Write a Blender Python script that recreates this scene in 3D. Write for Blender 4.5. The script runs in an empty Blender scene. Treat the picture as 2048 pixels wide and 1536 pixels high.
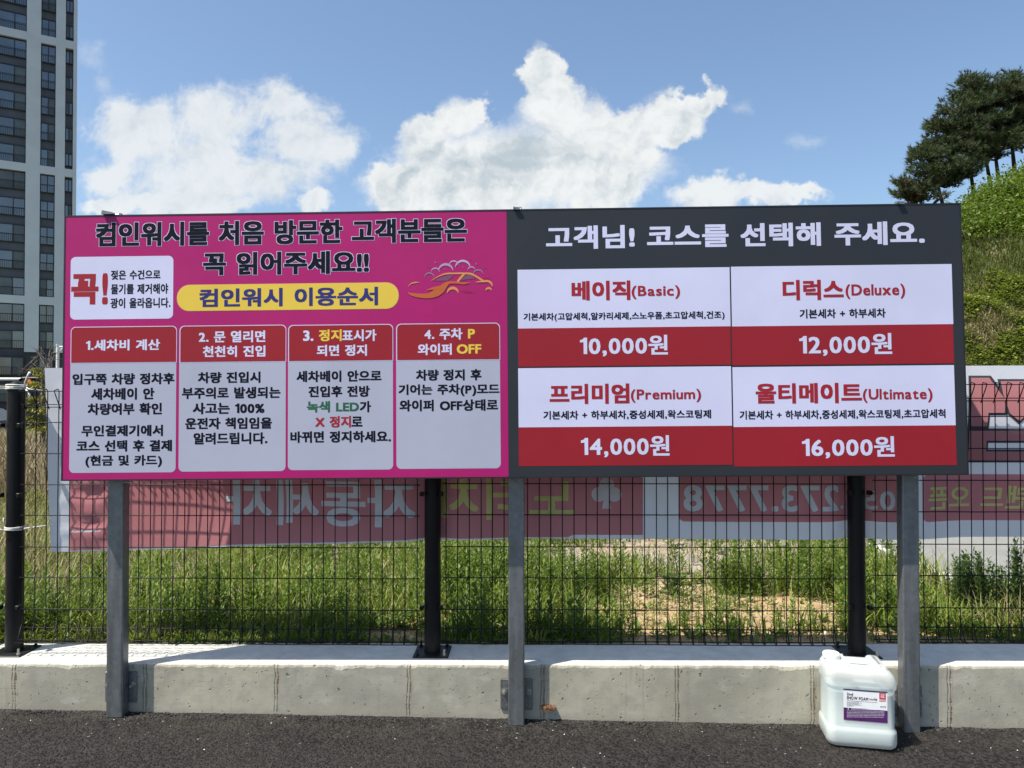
import bpy, math, random
import numpy as np
from mathutils import Vector, noise as mnoise

R = math.radians
rng = np.random.default_rng(7)
random.seed(7)
scn = bpy.context.scene
col = scn.collection

# ---------------------------------------------------------------- camera, light, exposure
F = 1500.0                      # focal length in photo pixels (2048 wide)
CAM = Vector((0, 0, 1.4536)); PITCH = R(0.76); YAW = R(1.2)
cam_d = bpy.data.cameras.new('camera'); cam = bpy.data.objects.new('camera', cam_d); col.objects.link(cam)
cam_d.sensor_width = 36; cam_d.lens = F / 2048 * 36; cam_d.clip_start = 0.05; cam_d.clip_end = 3000
cam.location = CAM; cam.rotation_euler = (R(90) + PITCH, 0, YAW)
scn.camera = cam
scn.view_settings.view_transform = 'Standard'; scn.view_settings.look = 'None'
scn.view_settings.exposure = 0.72; scn.view_settings.gamma = 1
EXPO = 2 ** scn.view_settings.exposure
SUN = Vector((-0.50, -0.27, 1.0)).normalized()      # towards the sun
SUN_EL = math.asin(SUN.z)
sd = bpy.data.lights.new('sun', 'SUN'); so = bpy.data.objects.new('sun', sd); col.objects.link(so)
sd.energy = 4.7; sd.angle = R(0.53); sd.color = (1, 0.945, 0.85)
so.rotation_euler = (-SUN).to_track_quat('-Z', 'Y').to_euler()

cy, sy, cp, sp = math.cos(YAW), math.sin(YAW), math.cos(PITCH), math.sin(PITCH)
FW = Vector((-sy * cp, cy * cp, sp)); RT = Vector((cy, sy, 0)); UP = RT.cross(FW)
def ray(px, py): return FW + RT * ((px - 1024) / F) + UP * ((768 - py) / F)
def on(px, py, Y):
    d = ray(px, py); return CAM + d * ((Y - CAM.y) / d.y)

# ---------------------------------------------------------------- node helpers
class NT:
    def __init__(s, nt): s.nt = nt; s.n = nt.nodes; s.l = nt.links
    def new(s, t, **kw):
        n = s.n.new(t)
        for k, v in kw.items(): setattr(n, k, v)
        return n
    def put(s, sock, v):
        if isinstance(v, bpy.types.NodeSocket): s.l.new(v, sock)
        elif v is not None: sock.default_value = v
    def m(s, op, a, b=None, c=None, clamp=False):
        n = s.new('ShaderNodeMath', operation=op, use_clamp=clamp)
        s.put(n.inputs[0], a); s.put(n.inputs[1], b); s.put(n.inputs[2], c)
        return n.outputs[0]
    def vm(s, op, a, b=None):
        n = s.new('ShaderNodeVectorMath', operation=op)
        s.put(n.inputs[0], a); s.put(n.inputs[1], b)
        return n
    def rng(s, v, a, b, c=0.0, d=1.0, mode='SMOOTHSTEP'):
        n = s.new('ShaderNodeMapRange', interpolation_type=mode)
        s.put(n.inputs['Value'], v)
        for k, x in (('From Min', a), ('From Max', b), ('To Min', c), ('To Max', d)): s.put(n.inputs[k], x)
        return n.outputs[0]
    def noise(s, vec, scale, detail=4, rough=0.55, dist=0.0, out=0):
        n = s.new('ShaderNodeTexNoise')
        if vec is not None: s.put(n.inputs['Vector'], vec)
        s.put(n.inputs['Scale'], scale); n.inputs['Detail'].default_value = detail
        n.inputs['Roughness'].default_value = rough; n.inputs['Distortion'].default_value = dist
        return n.outputs[out]
    def vor(s, vec, scale, feature='F1', out='Distance', rand=1.0):
        n = s.new('ShaderNodeTexVoronoi', feature=feature)
        if vec is not None: s.put(n.inputs['Vector'], vec)
        s.put(n.inputs['Scale'], scale); n.inputs['Randomness'].default_value = rand
        return n.outputs[out]
    def mix(s, f, a, b, blend='MIX'):
        n = s.new('ShaderNodeMix', data_type='RGBA', blend_type=blend)
        s.put(n.inputs[0], f)
        for sock, v in ((n.inputs[6], a), (n.inputs[7], b)):
            s.put(sock, (*v, 1) if isinstance(v, (tuple, list)) and len(v) == 3 else v)
        return n.outputs[2]
    def xyz(s, v):
        n = s.new('ShaderNodeSeparateXYZ'); s.put(n.inputs[0], v); return n.outputs
    def comb(s, x, y, z=0.0):
        n = s.new('ShaderNodeCombineXYZ'); s.put(n.inputs[0], x); s.put(n.inputs[1], y); s.put(n.inputs[2], z); return n.outputs[0]
    def bump(s, h, strength=0.5, dist=0.01, normal=None):
        n = s.new('ShaderNodeBump'); n.inputs['Strength'].default_value = strength; n.inputs['Distance'].default_value = dist
        s.put(n.inputs['Height'], h); s.put(n.inputs['Normal'], normal); return n.outputs[0]
    def pos(s): return s.new('ShaderNodeNewGeometry').outputs['Position']
    def rnd(s): return s.new('ShaderNodeNewGeometry').outputs['Random Per Island']

def mat(name, base=(0.5, 0.5, 0.5), rough=0.6, metal=0.0, spec=0.5):
    m = bpy.data.materials.new(name); m.use_nodes = True
    t = NT(m.node_tree); b = m.node_tree.nodes['Principled BSDF']
    t.put(b.inputs['Base Color'], (*base, 1) if isinstance(base, tuple) else base)
    b.inputs['Roughness'].default_value = rough; b.inputs['Metallic'].default_value = metal
    b.inputs['Specular IOR Level'].default_value = spec
    return m, t, b
def vary(m, t, b, base, amt=0.15, scale=6.0, bumpd=0.0, rough=None, rvar=0.1):
    """uneven colour and gloss, so that nothing is one flat tone"""
    p = t.pos(); n1 = t.noise(p, scale, 5, 0.6)
    dark = tuple(c * (1 - amt) for c in base); lite = tuple(min(1, c * (1 + amt)) for c in base)
    t.put(b.inputs['Base Color'], t.mix(t.rng(n1, 0.3, 0.7), dark, lite))
    if rough is not None: t.put(b.inputs['Roughness'], t.rng(t.noise(p, scale * 2.3, 4), 0.3, 0.7, rough - rvar, rough + rvar))
    if bumpd: t.put(b.inputs['Normal'], t.bump(t.noise(p, scale * 12, 4), 0.4, bumpd))
def simple(name, base, rough=0.6, metal=0.0, spec=0.5, amt=0.12, scale=6.0, bumpd=0.0):
    m, t, b = mat(name, base, rough, metal, spec); vary(m, t, b, base, amt, scale, bumpd, rough); return m

# ---------------------------------------------------------------- sky
def build_world():
    w = bpy.data.worlds.new('World'); scn.world = w; w.use_nodes = True
    t = NT(w.node_tree); t.n.clear()
    out = t.new('ShaderNodeOutputWorld')
    sky = t.new('ShaderNodeTexSky', sky_type='NISHITA'); sky.sun_disc = False
    sky.sun_elevation = SUN_EL; sky.sun_rotation = math.atan2(SUN.x, SUN.y)
    sky.air_density = 1.0; sky.dust_density = 1.6; sky.ozone_density = 1.1; sky.altitude = 50
    bg = t.new('ShaderNodeBackground'); t.put(bg.inputs[0], t.mix(1.0, sky.outputs[0], (0.97, 1.03, 1.055), 'MULTIPLY')); bg.inputs[1].default_value = 0.105
    d = t.new('ShaderNodeTexCoord').outputs['Generated']
    x, y, z = t.xyz(d)[0:3]
    yy = t.m('MAXIMUM', y, 0.02)
    u = t.m('DIVIDE', x, yy); v = t.m('DIVIDE', z, yy)
    p = t.comb(u, v, 0.3)
    wob = t.vm('SCALE', t.vm('SUBTRACT', t.noise(p, 9.0, 5, 0.6, out=1), (0.5, 0.5, 0.5)).outputs[0]); wob.inputs['Scale'].default_value = 0.11
    q = t.vm('ADD', p, wob.outputs[0]).outputs[0]
    def uv(px, py):
        r = ray(px, py); return r.x / r.y, r.z / r.y
    def field(blobs):
        f = None
        for (cx, cyy, rx, ry) in blobs:
            a, b = uv(cx, cyy)
            dv = t.vm('SUBTRACT', q, (a, b, 0.3)).outputs[0]
            dv = t.vm('MULTIPLY', dv, (F / rx, F / ry, 0.0)).outputs[0]
            e = t.m('SUBTRACT', 1.0, t.vm('LENGTH', dv).outputs[1])
            f = e if f is None else t.m('SMOOTH_MAX', f, e, 0.15)
        return f
    big = field([(1000, 345, 250, 115), (850, 300, 88, 95), (795, 380, 80, 55), (930, 225, 80, 68), (1092, 158, 58, 62),
                 (1120, 240, 92, 85), (1240, 275, 85, 75), (1330, 240, 72, 62), (1392, 215, 40, 30), (1424, 190, 30, 26), (1210, 350, 150, 80)])
    left = field([(300, 275, 145, 100), (235, 250, 80, 75), (450, 240, 130, 75), (570, 225, 120, 55), (610, 285, 125, 70), (430, 345, 270, 110),
                  (230, 330, 70, 60), (655, 300, 70, 55)])
    low = field([(235, 408, 75, 28), (632, 402, 55, 28), (360, 405, 190, 34), (1430, 392, 85, 40), (1540, 398, 110, 26), (1620, 400, 60, 18)])
    wisp = field([(180, 112, 70, 60), (205, 165, 70, 60), (1470, 210, 60, 40), (1630, 285, 80, 40), (165, 300, 50, 90)])
    n1 = t.noise(p, 26.0, 10, 0.62); n2 = t.noise(p, 95.0, 6, 0.62); n3 = t.noise(p, 11.0, 8, 0.62, 0.6)
    fb = t.m('ADD', t.m('MULTIPLY', t.m('SUBTRACT', n1, 0.5), 1.0), t.m('MULTIPLY', t.m('SUBTRACT', n2, 0.5), 0.17))
    def dens(f, a, lo, hi, mx): return t.rng(t.m('ADD', f, t.m('MULTIPLY', fb, a)), lo, hi, 0.0, mx)
    soft = t.rng(t.noise(p, 13.0, 3, 0.5), 0.38, 0.66, 0.16, 0.75)
    fine = t.m('MULTIPLY', t.m('SUBTRACT', t.noise(p, 260.0, 5, 0.65), 0.5), 0.07)
    db = t.rng(t.m('ADD', t.m('ADD', big, t.m('MULTIPLY', fb, 0.80)), fine), -0.06, soft, 0.0, 0.985); dl = t.rng(t.m('ADD', t.m('ADD', left, t.m('MULTIPLY', fb, 0.85)), t.m('MULTIPLY', t.m('SUBTRACT', n3, 0.545), 1.75)), -0.14, 0.56, 0.0, 0.90)
    dlo = dens(low, 1.0, -0.02, 0.42, 0.90); dw = dens(wisp, 1.7, 0.38, 1.5, 0.40)
    dd = t.m('MAXIMUM', t.m('MAXIMUM', db, dl), t.m('MAXIMUM', dlo, dw))
    # relief of the cloud tops: sunlit from the upper left behind the viewer, so mostly white with faint grey hollows
    off = t.vm('ADD', q, (-0.010, 0.012, 0.0)).outputs[0]; off2 = t.vm('ADD', q, (-0.03, 0.035, 0.0)).outputs[0]
    r1 = t.m('SUBTRACT', t.noise(q, 24.0, 9, 0.58), t.noise(off, 24.0, 9, 0.58))
    r2 = t.m('SUBTRACT', t.noise(q, 9.0, 6, 0.5), t.noise(off2, 9.0, 6, 0.5))
    core = t.rng(big, 0.05, 0.8)
    rise = t.rng(v, uv(1024, 450)[1], uv(1024, 170)[1], 0, 1, 'LINEAR')
    sh = t.m('ADD', t.m('MULTIPLY', r1, 1.5), t.m('MULTIPLY', r2, 1.3))
    sh = t.m('ADD', sh, t.m('MULTIPLY', t.m('SUBTRACT', n1, 0.5), 0.5))
    hollow = t.m('MULTIPLY', t.rng(t.noise(q, 6.0, 4, 0.5), 0.36, 0.62, 1.0, 0.15), t.m('MULTIPLY', core, t.m('SUBTRACT', 1.0, rise)))
    sh = t.m('SUBTRACT', sh, t.m('MULTIPLY', hollow, 1.35))
    lit = t.rng(sh, -1.05, 0.22)
    cc = t.mix(lit, (0.49, 0.575, 0.635), (0.905, 0.925, 0.925))
    cc = t.mix(t.m('MULTIPLY', t.rng(left, -0.2, 0.3), 0.35), cc, (0.76, 0.81, 0.845))
    bg2 = t.new('ShaderNodeBackground'); t.put(bg2.inputs[0], cc); bg2.inputs[1].default_value = 1.0 / EXPO
    front = t.rng(y, 0.05, 0.25)
    mx = t.new('ShaderNodeMixShader'); t.put(mx.inputs[0], t.m('MULTIPLY', dd, front))
    t.l.new(bg.outputs[0], mx.inputs[1]); t.l.new(bg2.outputs[0], mx.inputs[2]); t.l.new(mx.outputs[0], out.inputs[0])
build_world()

# ---------------------------------------------------------------- mesh helpers
ROOT = {}
class MB:
    def __init__(s): s.v = []; s.f = []; s.m = []
    def add(s, vs, fs, mi=0):
        o = len(s.v); s.v += [tuple(x) for x in vs]; s.f += [tuple(i + o for i in f) for f in fs]; s.m += [mi] * len(fs)
    def box(s, lo, hi, mi=0, fn=None):
        x0, y0, z0 = lo; x1, y1, z1 = hi
        vs = [(x0, y0, z0), (x1, y0, z0), (x1, y1, z0), (x0, y1, z0), (x0, y0, z1), (x1, y0, z1), (x1, y1, z1), (x0, y1, z1)]
        if fn: vs = [fn(*p) for p in vs]
        s.add(vs, [(3, 2, 1, 0), (4, 5, 6, 7), (0, 1, 5, 4), (1, 2, 6, 5), (2, 3, 7, 6), (3, 0, 4, 7)], mi)
    def bbox(s, lo, hi, b=0.004, mi=0, fn=None):
        """box with chamfered edges: three nested rings per face direction"""
        (x0, y0, z0), (x1, y1, z1) = lo, hi
        loops = []
        for z, k in ((z0, b), (z0 + b, 0), (z1 - b, 0), (z1, b)):
            c = b if k == 0 else b * 1.6
            xa, xb, ya, yb = x0 + k, x1 - k, y0 + k, y1 - k
            loops.append([(xa + c, ya, z), (xb - c, ya, z), (xb, ya + c, z), (xb, yb - c, z), (xb - c, yb, z), (xa + c, yb, z), (xa, yb - c, z), (xa, ya + c, z)])
        s.loft(loops, True, True, mi, fn)
    def loft(s, loops, cap0=True, cap1=True, mi=0, fn=None):
        n = len(loops[0]); vs = [p for l in loops for p in l]
        if fn: vs = [fn(*p) for p in vs]
        fs = []
        for k in range(len(loops) - 1):
            for i in range(n):
                j = (i + 1) % n
                fs.append((k * n + i, k * n + j, (k + 1) * n + j, (k + 1) * n + i))
        if cap0: fs.append(tuple(reversed(range(n))))
        if cap1: fs.append(tuple((len(loops) - 1) * n + i for i in range(n)))
        s.add(vs, fs, mi)
    def tube(s, pts, r, n=6, mi=0, cap=True):
        pts = [Vector(p) for p in pts]; rs = r if isinstance(r, (list, tuple)) else [r] * len(pts)
        loops = []; prev = None
        for i, p in enumerate(pts):
            a = pts[max(i - 1, 0)]; b = pts[min(i + 1, len(pts) - 1)]; d = (b - a).normalized()
            if prev is None:
                ref = Vector((0, 0, 1)) if abs(d.z) < 0.9 else Vector((1, 0, 0)); e1 = d.cross(ref).normalized()
            else: e1 = (prev - d * prev.dot(d)).normalized()
            prev = e1; e2 = d.cross(e1)
            loops.append([p + (e1 * math.cos(2 * math.pi * k / n) + e2 * math.sin(2 * math.pi * k / n)) * rs[i] for k in range(n)])
        s.loft(loops, cap, cap, mi)
    def cyl(s, c, r, z0, z1, n=20, mi=0, r1=None):
        s.loft([[(c[0] + rr * math.cos(2 * math.pi * k / n), c[1] + rr * math.sin(2 * math.pi * k / n), z) for k in range(n)] for z, rr in ((z0, r), (z1, r if r1 is None else r1))], True, True, mi)
    def build(s, name, mats, parent=None, smooth=False, sharp=None):
        me = bpy.data.meshes.new(name)
        o = bpy.data.objects.new(name, me); col.objects.link(o)
        vs = s.v
        if parent is not None:
            root = ROOT.get(parent.name, parent); off = root.location; ROOT[o.name] = root; o.parent = parent
            vs = [(x - off.x, y - off.y, z - off.z) for x, y, z in vs]
        me.from_pydata(vs, [], s.f)
        for m in (mats if isinstance(mats, (list, tuple)) else [mats]): me.materials.append(m)
        if len(me.materials) > 1: me.polygons.foreach_set('material_index', s.m)
        if smooth:
            if sharp: me.shade_smooth() if hasattr(me, 'shade_smooth') else None
            else: me.polygons.foreach_set('use_smooth', [True] * len(me.polygons))
            if sharp: me.set_sharp_from_angle(angle=R(sharp))
        me.update(); return o
def tag(o, label=None, cat=None, group=None, kind=None):
    for k, v in (('label', label), ('category', cat), ('group', group), ('kind', kind)):
        if v: o[k] = v
    return o
def thing(name, loc, label, cat, group=None):
    o = bpy.data.objects.new(name, None); col.objects.link(o); o.location = loc; o.empty_display_size = 0.1
    return tag(o, label, cat, group)

# ---------------------------------------------------------------- reference planes
YW = 3.37                                     # front of the low concrete wall
YF = 3.532                                    # line of the fence posts
SLOPE = 0.0056                                # the wall and fence climb a little to the right
ZT0 = on(1024, 1329.5, YW).z                  # wall top
def wall_top(x): return ZT0 + SLOPE * x
GS = 0.0100
def ground_z(x, y): return -GS * x            # asphalt falls to the right

# ---------------------------------------------------------------- asphalt
def build_asphalt():
    m, t, b = mat('asphalt', (0.03, 0.03, 0.03), 0.85, 0, 0.2)
    p = t.pos(); Y_ = t.xyz(p)[1]; wp = t.vm('ADD', p, t.vm('SCALE', t.noise(p, 60, 3, 0.6, out=1)).outputs[0])
    sc = wp.inputs[1].links[0].from_node; sc.inputs['Scale'].default_value = 0.012
    v1 = t.vor(wp.outputs[0], 92); c1 = t.vor(wp.outputs[0], 92, out='Color'); v2 = t.vor(p, 210); big = t.noise(p, 1.3, 5, 0.6)
    tone = t.m('ADD', t.m('MULTIPLY', t.xyz(c1)[0], 0.6), t.m('MULTIPLY', t.noise(p, 420, 2), 0.4))
    c = t.mix(t.rng(tone, 0.15, 0.85), (0.007, 0.0066, 0.0062), (0.043, 0.039, 0.0355))
    c = t.mix(t.rng(big, 0.35, 0.7), c, t.mix(0.45, c, (0.046, 0.041, 0.036)))
    stn = t.rng(t.noise(p, 3.4, 6, .65, 1.0), .54, .70); c = t.mix(t.m('MULTIPLY', stn, .38), c, (0.012, 0.0115, 0.011))
    dust = t.m('MULTIPLY', t.rng(Y_, YW - .28, YW - .01), t.rng(t.noise(p, 7, 5, .6), .42, .7)); c = t.mix(t.m('MULTIPLY', dust, .38), c, (0.095, 0.082, 0.066))
    spk = t.m('GREATER_THAN', t.xyz(t.vor(p, 150, out='Color'))[1], 0.9988)
    c = t.mix(t.m('MULTIPLY', spk, 0.7), c, (0.30, 0.285, 0.26))
    t.put(b.inputs['Base Color'], c)
    h = t.m('ADD', t.m('MULTIPLY', t.rng(v1, 0.0, 0.6, 1.0, 0.0), 1.0), t.m('MULTIPLY', t.rng(v2, 0, 0.6, 1, 0), 0.4))
    t.put(b.inputs['Normal'], t.bump(h, 1.0, 0.009))
    t.put(b.inputs['Roughness'], t.rng(tone, 0, 1, 0.62, 0.95))
    xs = np.concatenate([np.linspace(-60, -3.4, 12)[:-1], np.arange(-3.4, 3.4, 0.024), np.linspace(3.4, 60, 12)])
    ys = np.concatenate([np.linspace(-60, 1.5, 10)[:-1], np.linspace(1.5, 2.8, 8)[:-1], np.arange(2.8, 3.42, 0.02)])
    mb = MB()
    for yv in ys:
        for xv in xs:
            a = 0.0
            if abs(xv) < 3.4 and yv >= 2.8:
                a = 0.0022 * mnoise.noise((xv * 60, yv * 60, 0)) + 0.004 * mnoise.noise((xv * 7, yv * 7, 3))
                if yv > 3.30:
                    a += 0.006 * max(0, mnoise.noise((xv * 30, yv * 30, 9))) + 0.004 * max(0, mnoise.noise((xv * 9, 4, 1)))
            mb.v.append((xv, yv, ground_z(xv, yv) + a))
    nx = len(xs)
    for j in range(len(ys) - 1):
        for i in range(nx - 1):
            mb.f.append((j * nx + i, j * nx + i + 1, (j + 1) * nx + i + 1, (j + 1) * nx + i)); mb.m.append(0)
    tag(mb.build('asphalt', m, smooth=True), kind='structure')
    # loose stones: dark crumbs along the wall foot, pale chips on the surface
    def stones(name, n, mt, spread, lo, hi):
        mb = MB()
        for k in range(n):
            x = random.uniform(-3.2, 3.2); y = spread(); r = random.uniform(lo, hi)
            z = ground_z(x, y) + r * 0.35
            P = [Vector((random.gauss(0, 1), random.gauss(0, 1), random.gauss(0, 1))).normalized() * r * random.uniform(.7, 1.15) for _ in range(6)]
            ax = [Vector((1, 0, 0)), Vector((-1, 0, 0)), Vector((0, 1, 0)), Vector((0, -1, 0)), Vector((0, 0, .7)), Vector((0, 0, -.7))]
            c = Vector((x, y, z))
            vs = [c + (a * r + q * 0.35) for a, q in zip(ax, P)]
            mb.add(vs, [(0, 2, 4), (2, 1, 4), (1, 3, 4), (3, 0, 4), (2, 0, 5), (1, 2, 5), (3, 1, 5), (0, 3, 5)])
        return mb.build(name, mt)
    dk, t2, b2 = mat('asphalt_crumb', (0.03, 0.03, 0.03), 0.9); t2.put(b2.inputs['Base Color'], t2.mix(t2.rnd(), (0.012, 0.012, 0.012), (0.05, 0.048, 0.045)))
    tag(stones('asphalt_crumbs', 2600, dk, lambda: 3.362 - abs(random.gauss(0, 0.022)), 0.002, 0.0075), 'dark loose asphalt crumbs along the foot of the concrete wall', 'crumbs', kind='stuff')
    pl, t3, b3 = mat('pale_chip', (0.5, 0.48, 0.44), 0.8); t3.put(b3.inputs['Base Color'], t3.mix(t3.rnd(), (0.10, 0.085, 0.07), (0.66, 0.63, 0.58)))
    tag(stones('stone_chips', 120, pl, lambda: 3.36 - min(abs(random.expovariate(5.0)), .9), 0.0013, 0.0042), 'pale stone chips scattered over the dark asphalt', 'stone chips', kind='stuff')
build_asphalt()

# ---------------------------------------------------------------- concrete wall
def build_wall():
    m, t, b = mat('concrete', (0.36, 0.36, 0.34), 0.85, 0, 0.3)
    p = t.pos(); X, Y, Z = t.xyz(p)[0:3]
    big = t.noise(p, 2.2, 6, 0.6); mid = t.noise(p, 14, 5, 0.6); fine = t.noise(p, 160, 4, 0.6)
    c = t.mix(t.rng(big, 0.28, 0.72), (0.315, 0.295, 0.226), (0.475, 0.445, 0.345))
    c = t.mix(t.m('MULTIPLY', t.rng(mid, 0.42, 0.72), 0.5), c, (0.27, 0.258, 0.222))
    # each formwork board left its own slightly different grey
    x0 = on(31, 1380, YW).x; st = 0.5985
    k = t.m('DIVIDE', t.m('SUBTRACT', X, x0), st); cell = t.m('FLOOR', k); fr = t.m('SUBTRACT', k, cell)
    wn = t.new('ShaderNodeTexWhiteNoise', noise_dimensions='1D'); t.put(wn.inputs['W'], cell)
    c = t.mix(t.m('MULTIPLY', t.m('SUBTRACT', wn.outputs['Value'], 0.25), 0.28), c, (0.27, 0.27, 0.255))
    # horizontal drag marks left by the boards
    sv = t.comb(t.m('MULTIPLY', X, 5.0), 0.0, t.m('MULTIPLY', Z, 130.0))
    drag = t.rng(t.noise(sv, 1.0, 3, 0.5), 0.63, 0.74); drag = t.m('MULTIPLY', drag, t.rng(t.noise(p, 4.0, 3), 0.5, 0.62))
    c = t.mix(t.m('MULTIPLY', drag, 0.45), c, (0.19, 0.19, 0.18))
    # air pockets
    warp = t.vm('ADD', p, t.vm('SCALE', t.noise(p, 25, 3, out=1)).outputs[0]); warp.inputs[1].links[0].from_node.inputs['Scale'].default_value = 0.04
    pv = t.vm('MULTIPLY', warp.outputs[0], (1, 1, 0.8)).outputs[0]
    def pits(scale, thr, size):
        d = t.vor(pv, scale); g = t.m('GREATER_THAN', t.xyz(t.vor(pv, scale, out='Color'))[0], thr)
        return t.m('MULTIPLY', t.rng(d, size * 0.55, size, 1.0, 0.0), g)
    pit = t.m('MAXIMUM', t.m('MAXIMUM', pits(34, 0.90, 0.20), pits(75, 0.84, 0.25)), t.m('MAXIMUM', pits(17, 0.88, 0.12), pits(9, 0.86, 0.06)))
    c = t.mix(t.m('MULTIPLY', pit, 0.62), c, (0.11, 0.105, 0.09))
    # board joints: a pair of thin ridges with rust and dirt below
    wobx = t.m('MULTIPLY', t.m('SUBTRACT', t.noise(t.comb(cell, 0.0, t.m('MULTIPLY', Z, 9.0)), 1.0, 3), 0.5), 0.05)
    fj = t.m('ADD', t.m('SUBTRACT', fr, t.rng(fr, 0.49, 0.51, 0.0, 1.0, 'LINEAR')), wobx)      # signed distance to the joint
    dj = t.m('ABSOLUTE', fj); dj2 = t.m('ABSOLUTE', t.m('ADD', fj, 0.022))
    brk = t.rng(t.noise(t.comb(X, 0.0, t.m('MULTIPLY', Z, 40.0)), 1.0, 4, 0.7), 0.40, 0.56)
    line = t.m('MAXIMUM', t.rng(dj, 0.0025, 0.0065, 1.0, 0.0), t.m('MULTIPLY', t.rng(dj2, 0.002, 0.006, 1.0, 0.0), 0.8))
    front = t.rng(Y, YW + 0.004, YW + 0.012, 1.0, 0.0)
    line = t.m('MULTIPLY', t.m('MULTIPLY', line, t.rng(brk, 0, 1, 0.35, 1.0)), front)
    c = t.mix(t.m('MULTIPLY', line, 0.8), c, (0.10, 0.095, 0.085))
    rust = t.m('MULTIPLY', t.m('MULTIPLY', t.rng(dj, 0.0, 0.035, 1.0, 0.0), t.rng(t.noise(t.comb(t.m('MULTIPLY', X, 60.0), 0.0, t.m('MULTIPLY', Z, 6.0)), 1.0, 4), 0.42, 0.62)), t.m('MULTIPLY', front, t.rng(t.noise(t.comb(cell, 7.0, t.m('MULTIPLY', Z, 4.0)), 1.0, 2), 0.35, 0.6)))
    c = t.mix(t.m('MULTIPLY', rust, 0.55), c, (0.26, 0.17, 0.085))
    drip = t.m('MULTIPLY', t.rng(t.noise(t.comb(t.m('MULTIPLY', X, 26.0), 0.0, t.m('MULTIPLY', Z, 1.6)), 1.0, 4, .6), 0.52, 0.72), t.rng(t.noise(t.comb(t.m('MULTIPLY', X, 2.6), 3.0, 0.0), 1.0, 3), 0.42, 0.62))
    c = t.mix(t.m('MULTIPLY', drip, 0.5), c, (0.20, 0.185, 0.15))
    pale = t.rng(t.noise(t.vm('MULTIPLY', p, (3.0, 1.0, 7.0)).outputs[0], 1.7, 5, .6), .56, .70); c = t.mix(t.m('MULTIPLY', pale, .4), c, (0.52, 0.50, 0.43))
    # damp dirt band at the foot
    foot = t.rng(t.m('ADD', t.m('SUBTRACT', Z, t.m('MULTIPLY', X, -GS)), t.m('MULTIPLY', mid, 0.03)), 0.012, 0.05, 1.0, 0.0)
    c = t.mix(t.m('MULTIPLY', foot, 0.5), c, (0.30, 0.265, 0.215))
    # scratches on the walked-on top
    top = t.rng(Z, ZT0 - 0.03, ZT0 - 0.018)
    scr = t.rng(t.noise(t.vm('MULTIPLY', p, (2.2, 9.0, 1.0)).outputs[0], 6.0, 5, 0.65, 2.5), 0.60, 0.66)
    topc = t.mix(t.rng(mid, 0.3, 0.7), (0.50, 0.49, 0.45), (0.60, 0.585, 0.53))
    topc = t.mix(t.m('MULTIPLY', scr, 0.35), topc, (0.22, 0.22, 0.21))
    c = t.mix(t.m('MULTIPLY', top, t.rng(Y, YW + 0.002, YW + 0.012)), c, topc)
    t.put(b.inputs['Base Color'], c)
    h = t.m('ADD', t.m('MULTIPLY', fine, 0.25), t.m('MULTIPLY', mid, 0.5))
    h = t.m('SUBTRACT', h, t.m('MULTIPLY', pit, 1.6)); h = t.m('SUBTRACT', h, t.m('MULTIPLY', line, 1.3))
    t.put(b.inputs['Normal'], t.bump(h, 0.7, 0.0045))
    xs = np.arange(-4.6, 4.6, 0.0075); mb = MB(); rows = []
    for i, x in enumerate(xs):
        zt = wall_top(x)
        c1 = 0.0070 + 0.0090 * (mnoise.noise((x * 22, 0, 0)) + 0.6 * mnoise.noise((x * 70, 5, 0)) + 0.6)
        ch = max(0, mnoise.noise((x * 3.1, 11, 0)) - 0.12) * max(0, mnoise.noise((x * 16, 2, 7)) + 0.15) * 0.13
        c1 = max(0.0015, c1 + ch); c2 = max(0.0015, c1 * 0.55 + 0.002 * mnoise.noise((x * 50, 1, 8)))
        wv = 0.0012 * mnoise.noise((x * 4, 0, 2))
        pr = [(x, YW + wv, -0.35), (x, YW + wv, zt - c1 - 0.03), (x, YW + wv, zt - c1), (x, YW + c2 * 0.45, zt - c1 * 0.35 + 0.0008 * mnoise.noise((x * 90, 4, 4))),
              (x, YW + c2 * 1.1 + 0.001, zt), (x, YW + 0.05, zt), (x, YW + 0.287, zt), (x, YW + 0.287, -0.35)]
        rows.append(pr)
    n = len(rows[0]); mb.v = [q for r in rows for q in r]
    for i in range(len(rows) - 1):
        for k in range(n - 1):
            mb.f.append((i * n + k, (i + 1) * n + k, (i + 1) * n + k + 1, i * n + k + 1)); mb.m.append(0)
    mb.f.append(tuple(range(n - 1, -1, -1))); mb.m.append(0); mb.f.append(tuple((len(rows) - 1) * n + k for k in range(n))); mb.m.append(0)
    w = mb.build('concrete_wall', m)
    tag(w, 'low pale concrete retaining wall with chipped top edge and board joints', 'wall')
    ROOT[w.name] = w
    rm, t4, b4 = mat('rust', (0.2, 0.08, 0.03), 0.85); t4.put(b4.inputs['Base Color'], t4.mix(t4.rng(t4.noise(t4.pos(), 120, 4), 0.4, 0.62), (0.030, 0.015, 0.011), (0.20, 0.075, 0.025)))
    a = on(1083, 1413, YW); c = on(1108, 1412.5, YW - 0.035)
    mb = MB(); mb.loft([[(a.x, YW + 0.01, a.z - .007), (a.x + .03, YW + .01, a.z - .007), (a.x + .03, YW + .01, a.z + .007), (a.x, YW + .01, a.z + .007)],
                        [(a.x, YW - .004, a.z - .008), (a.x + .06, YW - .004, a.z - .008), (a.x + .06, YW - .004, a.z + .008), (a.x, YW - .004, a.z + .008)],
                        [(a.x + .012, YW - .03, a.z - .007), (c.x, YW - .035, a.z - .006), (c.x + .004, YW - .035, a.z + .007), (a.x + .016, YW - .03, a.z + .006)]])
    mb.build('rusty_form_tie', rm, w)
build_wall()

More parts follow.
